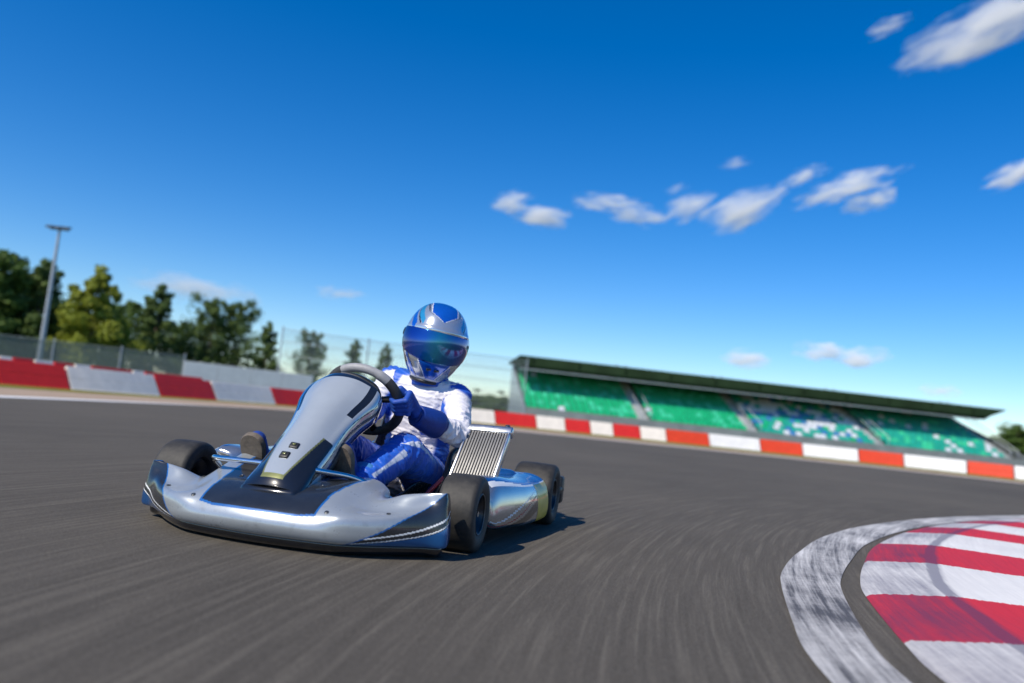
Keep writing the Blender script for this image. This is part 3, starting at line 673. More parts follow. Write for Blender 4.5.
# ---- front bumper bodywork
half = [ # outer end -> centre ; rows: under lip, bottom edge, bulge, mid, shoulder, top edge, back
 [(.52,.155,.058),(.556,.155,.050),(.562,.155,.085),(.556,.155,.140),(.550,.155,.180),(.540,.155,.198),(.51,.15,.17)],
 [(.52,.195,.055),(.560,.205,.046),(.564,.208,.082),(.556,.205,.138),(.549,.200,.182),(.538,.196,.200),(.50,.18,.165)],
 [(.47,.21,.054),(.502,.232,.045),(.510,.241,.078),(.507,.234,.134),(.498,.214,.166),(.486,.200,.196),(.46,.175,.16)],
 [(.40,.26,.053),(.432,.290,.045),(.440,.304,.078),(.438,.296,.128),(.430,.256,.146),(.416,.215,.187),(.39,.17,.155)],
 [(.33,.31,.053),(.352,.350,.045),(.357,.366,.078),(.354,.357,.124),(.346,.292,.137),(.340,.205,.163),(.325,.08,.150)],
 [(.27,.35,.053),(.280,.390,.045),(.282,.408,.080),(.280,.394,.128),(.280,.305,.150),(.290,.170,.205),(.295,.01,.262)],
 [(.19,.37,.053),(.200,.408,.045),(.200,.427,.082),(.200,.398,.130),(.205,.320,.172),(.215,.190,.212),(.235,.04,.248)],
 [(.09,.38,.053),(.100,.420,.045),(.100,.440,.084),(.100,.410,.134),(.100,.335,.176),(.105,.220,.205),(.11,.06,.215)],
 [(0,.385,.053),(0,.425,.045),(0,.445,.085),(0,.415,.135),(0,.340,.178),(0,.225,.205),(0,.06,.213)]]
half_left = [list(c) for c in half]                                     # the driver's left shoulder is cut lower
half_left[4][5] = (.340, .205, .166); half_left[4][6] = (.325, .10, .150); half_left[5][5] = (.290, .17, .180); half_left[5][6] = (.295, .06, .185); half_left[6][5] = (.215, .19, .205); half_left[6][6] = (.235, .06, .215)
ctrl = [list(c) for c in half] + [[(-x, y, z) for x, y, z in c] for c in half_left[-2::-1]]
G, U, V = gridsurf(ctrl, 420, 130)
G[..., 2] += np.clip(-G[..., 0]-.1, 0, 1)*.04*np.clip((G[..., 2]-.06)/.1, 0, 1)      # the driver's left side rides a little higher
def bump_col(u, v, p):
    ax = abs(p[0]); b = 0
    # black centre panel with blue outline
    xr = .205 + .02*min(1, max(0, (p[1]-.3)/-.2)); yb = .398 - .9*max(0, ax-.12)**1.6
    if v > 2.35:
        e = min(xr-ax + (.03*max(0, .38-p[1]) if p[1] < .38 else 0), (v-2.62 - 3.0*max(0, ax-.15))*.055)
        if e > .007: b = 1
        elif e > 0: b = 2
    # outer ends: dark panel, blue edge, pale stripes
    uu = u if u < 8 else 16-u
    lim = 5.0 - (v-1)*.74 if u < 8 else 4.9 - (v-1)*1.08
    if v > .9 and v < 4.98:
        if uu < lim - .10:
            b = 1
            k = (v-1) - (1.75 - uu*(.36 if u < 8 else .34))
            if abs(k-.33) < .045 or abs(k-.02) < .03: b = 3
            elif k < -.05: b = 4
        elif uu < lim: b = 2
    if v >= 4.98 and uu < .9: b = 2 if v < 5.1 else 1
    if v < .9: b = 5
    return b
fb = grid_obj('front_bumper', G, [M['silver'], M['dark_panel'], M['blue_line'], M['white_film'], M['blue_paint'], M['plastic']], bump_col, U, V, kart)
mod(fb, 'SOLIDIFY', thickness=.006, offset=-1)
# black lip under the bumper
lipc = [[(x*.95, y-.025, .050), (x*.96, y-.018, .036), (x*.95, y-.03, .017), (x*.90, y-.10, .010), (x*.86, y-.2, .03)] for (x, y, z) in [c[1] for c in ctrl]]
G2, U2, V2 = gridsurf(lipc, 160, 24); lip = grid_obj('bumper_lip', G2, [M['gloss_black']], None, U2, V2, kart); mod(lip, 'SOLIDIFY', thickness=.004, offset=-1)

for (ui, vi) in [(5.6, 3.1), (10.4, 3.1), (6.6, 4.6), (9.4, 4.6), (3.4, 3.6), (12.6, 3.6)]:
    i_ = int(ui/16*419); j_ = int(vi/6*129); p = Vector(G[i_, j_]); nn_ = Vector(np.cross(G[i_+1, j_]-G[i_-1, j_], G[i_, j_+1]-G[i_, j_-1])).normalized()
    if nn_.z < 0: nn_ = -nn_
    bm = bmesh.new(); lathe(bm, [(-.002, .001), (-.002, .0075), (.002, .007), (.0028, .005), (.0015, .0035), (.0015, .001)], 'Z', 14, p, rot=nn_.to_track_quat('Z', 'Y').to_matrix()); auto_smooth(bm_obj('fastener', bm, M['steel'], fb), 40)
# ---- steering fairing (nose panel)
sec = [ # y, z, half width, depth of the flanks, crown
 (.345,.178,.098,.05,.010), (.315,.205,.100,.07,.020), (.255,.252,.098,.09,.030), (.170,.318,.100,.11,.036), (.090,.380,.104,.10,.040), (.020,.436,.120,.10,.042), (-.045,.488,.143,.105,.042), (-.100,.530,.142,.105,.036), (-.140,.556,.122,.10,.028), (-.168,.566,.085,.07,.016)]
ctrl2 = []
for i, (y, z, w, dp, cr_) in enumerate(sec):
    j0, j1 = max(0, i-1), min(len(sec)-1, i+1); ty, tz = sec[j1][0]-sec[j0][0], sec[j1][1]-sec[j0][1]; L = math.hypot(ty, tz); ny, nz = tz/L, -ty/L
    row = []
    for a, d in [(-.93, -1.0), (-1.03, -.62), (-1.0, -.22), (-.80, -.02), (-.42, .75), (0, 1.0), (.42, .75), (.80, -.02), (1.0, -.22), (1.03, -.62), (.93, -1.0)]:
        q = d*cr_ if d > -.1 else d*dp
        row.append((a*w, y+ny*q, z+nz*q))
    ctrl2.append(row)
G3, U3, V3 = gridsurf(ctrl2, 220, 200)
def fair_col(u, v, p):
    a = 5.0-v; ab = abs(a)                                # across, -5..5 ; positive = driver's left (image right)
    if u < .75 or ab > 4.55: return 1
    if u > 7.15: return 1
    wv = .16*math.sin(u*1.7+.4)
    if a < 0:                                             # driver's right: thin blue line, then black flank
        if ab > 2.55: return 1
        if ab > 2.30: return 4
    if u > 4.80 and 1.93 < ab < 2.62: return 1            # dark frame beside the screen
    vw = .80 + max(0, u-1.0)*.40                          # silver centre tapering to the nose
    if u < 3.3 and ab < 2.9:
        if ab > vw + .13: return 1
        if ab > vw or u < 1.05: return 3
    if a > 2.62:                                          # flank: silver with dark and blue streaks
        q = ab + wv
        if u < 2.2: return 1 if q < 3.5 else 0
        if 3.18 < q < 3.26: return 2
        if 3.62 < q < 3.92: return 2
        if 4.2 < q < 4.3: return 2
        return 0 if q < 3.62 else 5
    return 0
fair_flip = False
fair = grid_obj('front_fairing', G3, [M['fair_silver'], M['gloss_black'], M['dark_streak'], M['olive_line'], M['blue_line'], M['silver2']], fair_col, U3, V3, kart, flip=True)
mod(fair, 'SOLIDIFY', thickness=.005, offset=-1)
def on_fair(u, v, out=0.0):
    i = int(round(u/9*219)); j = int(round(v/10*199)); i = min(218, max(1, i)); j = min(198, max(1, j))
    du = G3[i+1, j]-G3[i-1, j]; dv = G3[i, j+1]-G3[i, j-1]; n = np.cross(du, dv); n /= np.linalg.norm(n)
    if n[1] < 0: n = -n
    return G3[i, j] + n*out, n
# mirror-like upper screen, a patch proud of the panel, with a ragged lower edge
nu_, nv_ = 40, 60; GS = np.zeros((nu_, nv_, 3))
for i in range(nu_):
    for j in range(nv_):
        vv = 3.42 + 3.16*j/(nv_-1); top = 7.0 - .10*abs(vv-5)**2; low = 4.55 + .08*math.sin(vv*9)+.05*math.sin(vv*23) + .10*(vv-5)
        uu = low + (top-low)*i/(nu_-1); GS[i, j] = on_fair(uu, vv, .0035)[0]
scr = grid_obj('fairing_screen', GS, [M['mirror']], None, np.arange(nu_), np.arange(nv_), fair, flip=True); mod(scr, 'SOLIDIFY', thickness=.003, offset=1)
# two small dark sensor pods on the nose
for u_, v_, L in [(2.05, 4.95, .026), (2.50, 4.72, .024)]:
    p, n = on_fair(u_, v_, .004); t_ = np.array([0, -.62, .78]); n_ = Vector(n); tv = (Vector(t_) - n_*Vector(t_).dot(n_)).normalized(); rot = Matrix((tv.cross(n_), tv, n_)).transposed()
    bm = bmesh.new(); box(bm, Vector(p), (.034, L*1.15, .011), rot, .005); q = bm_obj('sensor_pod', bm, M['plastic'], fair); auto_smooth(q, 50)
    bm = bmesh.new(); box(bm, Vector(p)+n_*.0085, (.012, .007, .003), rot, .001); bm_obj('sensor_lens', bm, M['olive_line'], q)
# nose foot: rounded black block the fairing stands on, white flash below
bm = bmesh.new(); box(bm, (0, .318, .172), (.205, .085, .045), Matrix.Rotation(R_(-28), 3, 'X'), .018); q = bm_obj('nose_foot', bm, M['gloss_black'], kart); auto_smooth(q, 60)

# ---- wheels
def wheel(x, y, z, r, w, steer, side, rr):
    root_rot = Matrix.Rotation(steer, 3, 'Z'); c = Vector((x, y, z)); o = side  # outer direction sign on x
    bm = bmesh.new(); h = w/2
    lathe(bm, [(-h*.80*o, rr+.004), (-h*.86*o, rr*.98), (-h*.72*o, rr*.90), (-h*.60*o, rr*.55), (-h*.45*o, rr*.42), (h*.15*o, rr*.40), (h*.20*o, rr*.62), (h*.40*o, rr*.72), (h*.70*o, rr*.88), (h*.86*o, rr*.96), (h*.90*o, rr*1.02), (h*.80*o, rr+.006)], 'X', 48)
    for k in range(3):
        th = 2*math.pi*k/3+.4; lathe(bm, [(h*.15*o, .001), (h*.15*o, .011), (h*.34*o, .011), (h*.34*o, .001)], 'X', 8, (0, rr*.5*math.cos(th), rr*.5*math.sin(th)))
    wh = bm_obj('wheel', bm, M['rim'], kart); auto_smooth(wh, 35)
    wh.location = c; wh.rotation_euler = (.3, 0, steer)
    bm = bmesh.new()
    prof = [(-h*.78, rr), (-h*.92, rr*1.06), (-h*1.02, rr+(r-rr)*.45), (-h*.98, rr+(r-rr)*.78), (-h*.84, r*.972), (-h*.62, r*.992), (-h*.2, r), (h*.2, r), (h*.62, r*.992), (h*.84, r*.972), (h*.98, rr+(r-rr)*.78), (h*1.02, rr+(r-rr)*.45), (h*.92, rr*1.06), (h*.78, rr)]
    Q = spline(prof, 60); lathe(bm, [tuple(q) for q in Q], 'X', 72); bm_obj('tyre', bm, M['tyre'], wh)
    bm = bmesh.new(); lathe(bm, [(h*.1*o, .001), (h*.1*o, rr*.30), (h*.55*o, rr*.28), (h*.60*o, rr*.2), (h*.62*o, .001)], 'X', 20); auto_smooth(bm_obj('hub', bm, M['steel'], wh), 35)
    bm = bmesh.new(); lathe(bm, [(h*.56*o, rr*.14), (h*.80*o, rr*.14), (h*.80*o, .001)], 'X', 6); bm_obj('axle_nut', bm, M['alu'], wh, False)
    bm = bmesh.new(); lathe(bm, [(h*.885*o, rr*.93), (h*.93*o, rr*.955), (h*.94*o, rr*.99), (h*.90*o, rr*1.01)], 'X', 48); bm_obj('rim_edge', bm, M['steel'], wh)
    return wh
ST = R_(2)
wheel(TR, -.035, .133, .133, .138, ST, 1, .072); wheel(-.540, -.05, .134, .134, .136, ST, -1, .072)
wheel(.60, -1.03, .140, .140, .19, 0, 1, .072); wheel(-.60, -1.03, .140, .140, .19, 0, -1, .072)

# ---- chassis
def tb(name, pts, r, m, parent=kart, n=12, k=24):
    bm = bmesh.new(); tube(bm, spline(pts, k) if len(pts) > 2 else pts, r, n); return bm_obj(name, bm, m, parent)
for sx in (-1, 1):
    tb('frame_tube', [(sx*.16, .28, .075), (sx*.26, .1, .075), (sx*.32, -.15, .07), (sx*.33, -.6, .07), (sx*.33, -1.1, .08)], .016, M['steel'])
    tb('axle_arm', [(sx*.26, 0, .08), (sx*.38, 0, .12), (sx*.49, 0, .131)], .016, M['steel'])
    tb('tie_rod', [(0.02*sx, -.05, .14), (sx*.46, -.06, .15)], .006, M['alu'])
    tb('pod_bar', [(sx*.33, -.25, .075), (sx*.52, -.27, .10), (sx*.56, -.45, .12), (sx*.56, -.7, .12), (sx*.52, -.85, .10), (sx*.33, -.87, .08)], .010, M['chrome'])
tb('rear_axle', [(-.6, -1.03, .14), (.6, -1.03, .14)], .02, M['steel'])
tb('frame_cross_tube', [(-.33, -.45, .07), (.33, -.45, .07)], .014, M['steel']); tb('frame_cross_tube', [(-.33, -.95, .08), (.33, -.95, .08)], .014, M['steel'])
bm = bmesh.new(); box(bm, (0, -.12, .052), (.50, .72, .006), bev=.002); bm_obj('floor_tray', bm, M['dark_panel'], kart, False)
# chrome bumper bar that runs across the nose, behind the fairing foot
tb('bumper_bar', [(.335, .11, .20), (.325, .17, .232), (.27, .222, .24), (.12, .238, .243), (-.05, .24, .243), (-.13, .215, .238), (-.19, .15, .226), (-.245, .10, .200), (-.30, .07, .165), (-.33, .02, .13)], .0095, M['chrome'], k=60)
# pedals: a blue plate bar on a chrome lever
for sx, x0 in ((1, .25), (-1, -.105)):
    bm = bmesh.new(); box(bm, (x0, .075, .215), (.105, .02, .024), bev=.006); pd = bm_obj('pedal', bm, M['blue_paint'], kart); auto_smooth(pd, 50)
    bm = bmesh.new(); tube(bm, [(x0-.045, .07, .215), (x0-.045, .05, .14), (x0-.045, .0, .08)], .006, 8); tube(bm, [(x0+.045, .07, .215), (x0+.045, .05, .14), (x0+.045, .0, .08)], .006, 8); bm_obj('pedal_lever', bm, M['chrome'], pd)
# steering column and supports
SWC = Vector((-.03, -.245, .488)); SN = Vector((0, -math.cos(R_(36)), math.sin(R_(36)))); SUP = Vector((0, math.sin(R_(36)), math.cos(R_(36)))); SX = Vector((1, 0, 0))
tb('steering_column', [tuple(SWC), (0, .12, .12)], .010, M['chrome'])
for sx in (-1, 1): tb('column_support', [(sx*.16, .10, .075), (sx*.06, -.01, .30), (0, -.06, .355)], .008, M['chrome'])
tb('column_support', [(-.075, .06, .19), (-.06, -.10, .41)], .007, M['chrome'])
# steering wheel: round with a flattened bottom, thick grips
rot_s = R_(-8); RW = .150
def sw_pt(th, r=RW, out=0):
    x = r*math.cos(th); y = r*math.sin(th); return SWC + SX*x + SUP*y + SN*out
bm = bmesh.new(); ring = []; nr, nc = 96, 14
for i in range(nr):
    th = 2*math.pi*i/nr; c = sw_pt(th); e = (c-SWC).normalized(); rt = .0175 + .0025*(1 if abs(math.cos(th)) > .5 else 0)
    ring.append([bm.verts.new(c + e*rt*math.cos(2*math.pi*k/nc) + SN*rt*math.sin(2*math.pi*k/nc)) for k in range(nc)])
for i in range(nr):
    th = math.degrees(2*math.pi*(i+.5)/nr)
    for k in range(nc):
        f = bm.faces.new((ring[i][k], ring[(i+1) % nr][k], ring[(i+1) % nr][(k+1) % nc], ring[i][(k+1) % nc])); f.material_index = 1 if 62 < th < 140 else 0  # paler top arc is a highlight put into the grip colour
swo = bm_obj('steering_wheel', bm, [M['suede'], M['suede_highlight']], kart)
for th in (0, 180, 270):
    a_ = R_(th) + rot_s; e = (sw_pt(a_)-SWC).normalized(); s_ = SN.cross(e)
    bm = bmesh.new(); tube(bm, [SWC + e*.02, SWC + e*.09, SWC + e*(RW-.008)], [.019, .013, .016], 10); bm_obj('spoke', bm, M['plastic'], swo)
bm = bmesh.new(); capsule(bm, SWC - SN*.02, SWC + SN*.012, .035, .032, 20); bm_obj('wheel_boss', bm, M['plastic'], swo)

# ---- seat
prf = [(-.26, .10), (-.40, .07), (-.55, .058), (-.70, .062), (-.80, .10), (-.875, .20), (-.925, .32), (-.955, .42)]
ctrl4 = []
for i, (y, z) in enumerate(prf):
    f = i/(len(prf)-1); w = .15+.045*math.sin(math.pi*min(1, f*1.1)); rise = .03 if i == 0 else (.11 if i < 4 else .10)
    row = []
    for a in (-1.08, -1.02, -.86, -.45, 0, .45, .86, 1.02, 1.08):
        e = abs(a); up = rise*max(0, (e-.45)/.63)**1.3
        yy, zz = (y, z+up) if i < 4 else (y+up*1.3, z+up*.25)
        row.append((a*w - .05, yy, zz))
    ctrl4.append(row)
G4, U4, V4 = gridsurf(ctrl4, 60, 50); seat = grid_obj('seat', G4, [M['seat']], None, U4, V4, kart, flip=True); mod(seat, 'SOLIDIFY', thickness=.008, offset=0)
for sx in (-1, 1): tb('seat_stay', [(sx*.2-.05, -.85, .30), (sx*.31, -.95, .2), (sx*.33, -1.0, .09)], .008, M['chrome'])

# ---- side pods
def side_pod(s):
    # sections front -> rear : y, outer x, inner x, z bottom, z top
    S = [(-.195, .585, .50, .095, .205), (-.205, .600, .47, .075, .228), (-.25, .615, .44, .066, .240), (-.38, .640, .42, .060, .236), (-.52, .660, .41, .056, .226), (-.66, .672, .41, .054, .222), (-.79, .682, .42, .056, .226), (-.845, .684, .44, .062, .230), (-.855, .675, .46, .075, .222)]
    C = []
    for (y, xo, xi, zb, zt) in S:
        h = zt-zb; w = xo-xi
        C.append([(s*(xi+.03), y, zb+.02), (s*(xi+w*.6), y, zb+.002), (s*(xo-.012), y, zb), (s*(xo+.006), y, zb+h*.14), (s*(xo+.004), y, zb+h*.5), (s*(xo-.012), y, zb+h*.80), (s*(xo-.045), y, zt-.006), (s*(xo-w*.45), y, zt+.004), (s*(xi+.02), y, zt-.01), (s*xi, y, zt-.05)])
    G, U, V = gridsurf(C, 120, 90)
    def f(u, v, p):
        if p[1] < -.675 and 1.6 < v < 5.35: return 1
        if -.675 < p[1] < -.667 and 1.6 < v < 5.35: return 4
        k = (v-2) - (2.9*((-p[1]-.2)/.62)**1.2)
        if 5.25 < v < 7.2 and u > 1.5: return 2 if v > 5.5 + .6*max(0, (4-u)*.3) else 5
        if .2 < k-.15 < .30 and v < 5.2: return 3
        if -.75 < k-.15 < -.05 and v < 5.2: return 4
        if .78 < k < .9 and v < 5.2: return 5
        return 0
    o = grid_obj('side_pod', G, [M['silver2'], M['yellow_film'], M['blue_paint'], M['red_film'], M['dark_panel'], M['white_film']], f, U, V, kart, flip=(s < 0)); mod(o, 'SOLIDIFY', thickness=.006, offset=-1)
    # end caps
    for i in (0, -1):
        n = 90; c = G[i].mean(0); vs = list(G[i]) + [c]; mesh_obj('pod_end', vs, [(k, (k+1) % n, n) for k in range(n)], M['silver2'], o)
    return o
side_pod(-1); side_pod(1)
# ---- rear bumper
tb('rear_bumper', [(-.66, -1.15, .15), (-.665, -1.22, .15), (-.60, -1.27, .15), (0, -1.29, .15), (.60, -1.27, .15), (.665, -1.22, .15), (.66, -1.15, .15)], .028, M['plastic'], n=14, k=60)
for sx in (-1, 1):
    bm = bmesh.new(); box(bm, (sx*.680, -1.23, .15), (.03, .07, .13), bev=.012); auto_smooth(bm_obj('bumper_end', bm, M['plastic'], kart), 50)

# ---- radiator: tilted back beside the seat
TRr, BR = Vector((-.568, -.56, .424)), Vector((-.552, -.385, .198)); TL = TRr + Vector((.186, 0, -.004)); BL = BR + (TL-TRr)
ex = (TL-TRr); Wd = ex.length; ex.normalize(); up_ = (TL-BL); Ht = up_.length; up_.normalize(); nn = ex.cross(up_).normalized()
if nn.y < 0: nn = -nn
rc = (TL+BR)/2; RM = Matrix((ex, nn, up_)).transposed(); 
rad = empty('radiator', (0, 0, 0), 0, kart)
def radbox(name, cx, cn, cu, sx_, sn, su, m, bev=.003, par=rad):
    bm = bmesh.new(); box(bm, rc + ex*cx + nn*cn + up_*cu, (sx_, sn, su), RM, bev); o = bm_obj(name, bm, m, par); auto_smooth(o, 50); return o
radbox('top_tank', 0, 0, Ht/2-.012, Wd+.012, .044, .034, M['alu'], .006); radbox('bottom_tank', 0, 0, -Ht/2+.012, Wd+.012, .044, .034, M['alu'], .006)
for sg in (-1, 1): radbox('side_rail', sg*(Wd/2-.004), 0, 0, .010, .040, Ht-.04, M['alu'], .002)
radbox('core_backing', 0, -.006, 0, Wd-.016, .010, Ht-.05, M['steel'], 0)
nt_ = 14
for i in range(nt_):
    x = (i+.5)/nt_*(Wd-.02)-(Wd-.02)/2
    radbox('core_tube', x, .004, 0, .0078, .026, Ht-.056, M['fin'], .0008)
# corrugated fins between the tubes, one mesh
bm = bmesh.new()
for i in range(nt_+1):
    x = i/nt_*(Wd-.02)-(Wd-.02)/2; n = 46; a_, b_ = [], []
    for k in range(n+1):
        u_ = -Ht/2+.03+(Ht-.06)*k/n; dx = .0032*(1 if k % 2 else -1); p = rc + ex*(x+dx) + up_*u_
        a_.append(bm.verts.new(p + nn*.006)); b_.append(bm.verts.new(p - nn*.004))
    for k in range(n): bm.faces.new((a_[k], a_[k+1], b_[k+1], b_[k]))
bm_obj('core_fin', bm, M['steel'], rad, False)
bm = bmesh.new(); p = rc - ex*(Wd/2-.022) + up_*(Ht/2); lathe(bm, [(0, .001), (0, .016), (.014, .016), (.015, .011), (.022, .010), (.024, .001)], 'Z', 16, p); auto_smooth(bm_obj('filler_cap', bm, M['steel'], rad), 40)
bm = bmesh.new(); p = rc + ex*(Wd/2-.03) + up_*(Ht/2+.002); lathe(bm, [(0, .001), (0, .013), (.010, .012), (.011, .001)], 'Z', 12, p); auto_smooth(bm_obj('bleed_cap', bm, M['steel'], rad), 40)
bm = bmesh.new(); tube(bm, spline([rc - ex*.06 + up_*(-Ht/2+.03) - nn*.02, rc - ex*.04 + up_*(-Ht/2+.02) - nn*.08, Vector((-.42, -.80, .14)), Vector((.1, -.95, .16))], 30), .013, 12); bm_obj('coolant_hose', bm, M['plastic'], rad)
bm = bmesh.new(); tube(bm, [rc - nn*.02 - up_*.1, Vector((-.34, -.62, .08))], .008, 8); bm_obj('radiator_stay', bm, M['chrome'], rad)
# ---- engine and bits on the driver's right, hoses beside the seat on the left
eng = empty('engine', (0, 0, 0), 0, kart)
bm = bmesh.new(); box(bm, (.34, -.72, .17), (.17, .24, .18), bev=.02); auto_smooth(bm_obj('crankcase', bm, M['engine'], eng), 50)
bm = bmesh.new()
for k in range(8): box(bm, (.34, -.68, .27+.014*k), (.15, .15, .006), bev=.002)
bm_obj('cylinder', bm, M['alu'], eng, False)
bm = bmesh.new(); lathe(bm, [(0, .001), (0, .04), (.2, .045), (.26, .03), (.26, .001)], 'Y', 20, (.40, -1.12, .22)); auto_smooth(bm_obj('exhaust', bm, M['chrome'], eng), 40)
tb('battery_hose', [(-.30, -.42, .12), (-.32, -.50, .22), (-.31, -.58, .30), (-.33, -.70, .33)], .012, M['plastic'])
tb('battery_hose', [(-.27, -.36, .12), (-.31, -.46, .19), (-.33, -.56, .24), (-.34, -.66, .24)], .009, M['red_film'])
bm = bmesh.new(); box(bm, (-.33, -.66, .20), (.10, .14, .14), bev=.012); auto_smooth(bm_obj('battery_box', bm, M['engine'], kart), 50)
bm = bmesh.new(); capsule(bm, (-.44, -.78, .20), (-.52, -.78, .20), .05, .05, 16); bm_obj('airbox', bm, M['blue_paint'], kart)
bm = bmesh.new(); capsule(bm, (0, -.14, .12), (0, -.30, .12), .075, .085, 18); bm_obj('fuel_tank', bm, M['plastic'], kart)

# ================================================================ the driver
def suit_mat(name, two=True):
    m = NT(name); at = m.n('Attribute', attribute_name='zone'); sp = m.n('SeparateColor'); m.l(at.outputs['Color'], sp.inputs[0])
    f = m.noise(45, 5, .7); f2 = m.noise(7, 4, .6)
    def sh(c): return m.ramp(f, [(.3, tuple(x*.86 for x in c)), (.7, c)])
    def msk(sock, lo=.42, hi=.58):
        r = m.n('MapRange', interpolation_type='SMOOTHSTEP'); r.inputs['From Min'].default_value = lo; r.inputs['From Max'].default_value = hi; m.l(sock, r.inputs['Value']); return r.outputs[0]
    c = m.mix(msk(sp.outputs[0]), sh((.78, .76, .80)), sh((.010, .105, .56)))      # white / blue
    c = m.mix(msk(sp.outputs[1]), c, sh((.005, .030, .19)))                         # navy cuffs, seams
    c = m.mix(msk(sp.outputs[2]), c, sh((.62, .66, .76)))                           # pale stripes
    m.l(c, m.b.inputs['Base Color']); m.set(rough=.48, spec=.4, sheen=.15)
    b1 = m.bump(f2, .35, .02); m.bump(m.noise(420, 3, .6), .15, .001, b1); return m.m
M['suit'] = suit_mat('race_suit')
M['cuff'] = mat('glove_cuff', (.006, .035, .22), .55, 0, 0, .2, 50, .3, 250); M['cuffblue'] = mat('collar_fabric', (.01, .10, .52), .6, 0, 0, .2, 50, .3, 250)
SH_L, SH_R = Vector((-.262, -.70, .532)), Vector((.050, -.72, .580)); EL_L = Vector((-.345, -.53, .385)); WR_L = Vector((-.232, -.335, .445))
EL_R = Vector((.118, -.585, .395)); WR_R = Vector((.150, -.345, .47))
PEL = Vector((-.075, -.76, .165)); CH = Vector((-.105, -.74, .44)); NK = Vector((-.125, -.715, .60)); 
HIP_L, HIP_R = Vector((-.17, -.70, .165)), Vector((.03, -.70, .165)); KN_L, KN_R = Vector((-.208, -.280, .305)), Vector((.105, -.285, .315)); AN_L, AN_R = Vector((-.150, -.015, .185)), Vector((.235, -.015, .19))
HEAD = Vector((-.142, -.69, .775))
bm = bmesh.new()
def cap(a, b, ra, rb): capsule(bm, a, b, ra, rb, 20)
ellipsoid(bm, PEL, (.165, .13, .12)); ellipsoid(bm, PEL.lerp(CH, .45), (.150, .115, .16)); ellipsoid(bm, CH, (.175, .125, .17)); ellipsoid(bm, CH + Vector((-.005, .02, .075)), (.175, .10, .085))
cap(SH_L, SH_R, .072, .072); cap(NK - Vector((0, .01, .07)), NK + Vector((-.008, .01, .05)), .07, .062); ellipsoid(bm, HEAD + Vector((0, -.005, -.01)), (.075, .095, .105))
cap(SH_L, EL_L, .067, .051); cap(EL_L, WR_L, .051, .036); ellipsoid(bm, SH_L, (.072, .072, .072))
cap(SH_R, EL_R, .067, .051); cap(EL_R, WR_R, .051, .036)
for h_, k_, a_ in ((HIP_L, KN_L, AN_L), (HIP_R, KN_R, AN_R)):
    cap(h_, k_, .098, .070); cap(k_, k_.lerp(a_, .35), .066, .064); cap(k_.lerp(a_, .35), a_.lerp(k_, .12), .064, .052); cap(a_.lerp(k_, .12), a_ + Vector((0, .03, -.01)), .040, .040)
drv = bm_obj('person', bm, M['suit'], None)
mod(drv, 'REMESH', mode='VOXEL', voxel_size=.0048, use_smooth_shade=True); mod(drv, 'SMOOTH', factor=.5, iterations=10); bake(drv)
# cloth folds: pushes along the normal, strongest at the bends
me = drv.data; nv = len(me.vertices); co = np.empty(nv*3); me.vertices.foreach_get('co', co); co = co.reshape(-1, 3); no = np.array([v.normal[:] for v in me.vertices])
bend = [(EL_L, .13), (EL_R, .13), (KN_L, .15), (KN_R, .15), (HIP_L, .16), (HIP_R, .16), (SH_L, .14), (SH_R, .14), (WR_L, .08), (AN_L, .12), (AN_R, .12), (PEL.lerp(CH, .4), .16)]
bones = [('armL', SH_L, EL_L), ('foreL', EL_L, WR_L), ('armR', SH_R, EL_R), ('foreR', EL_R, WR_R), ('thighL', HIP_L, KN_L), ('shinL', KN_L, AN_L), ('thighR', HIP_R, KN_R), ('shinR', KN_R, AN_R), ('torso', PEL, CH), ('chest', CH, NK)]
brad = dict(armL=.066, foreL=.048, armR=.066, foreR=.048, thighL=.085, shinL=.06, thighR=.085, shinR=.06, torso=.15, chest=.14)
zone = np.zeros((nv, 4)); zone[:, 3] = 1; newco = co.copy()
def sst(a, b, x): x = min(1, max(0, (x-a)/(b-a))); return x*x*(3-2*x)
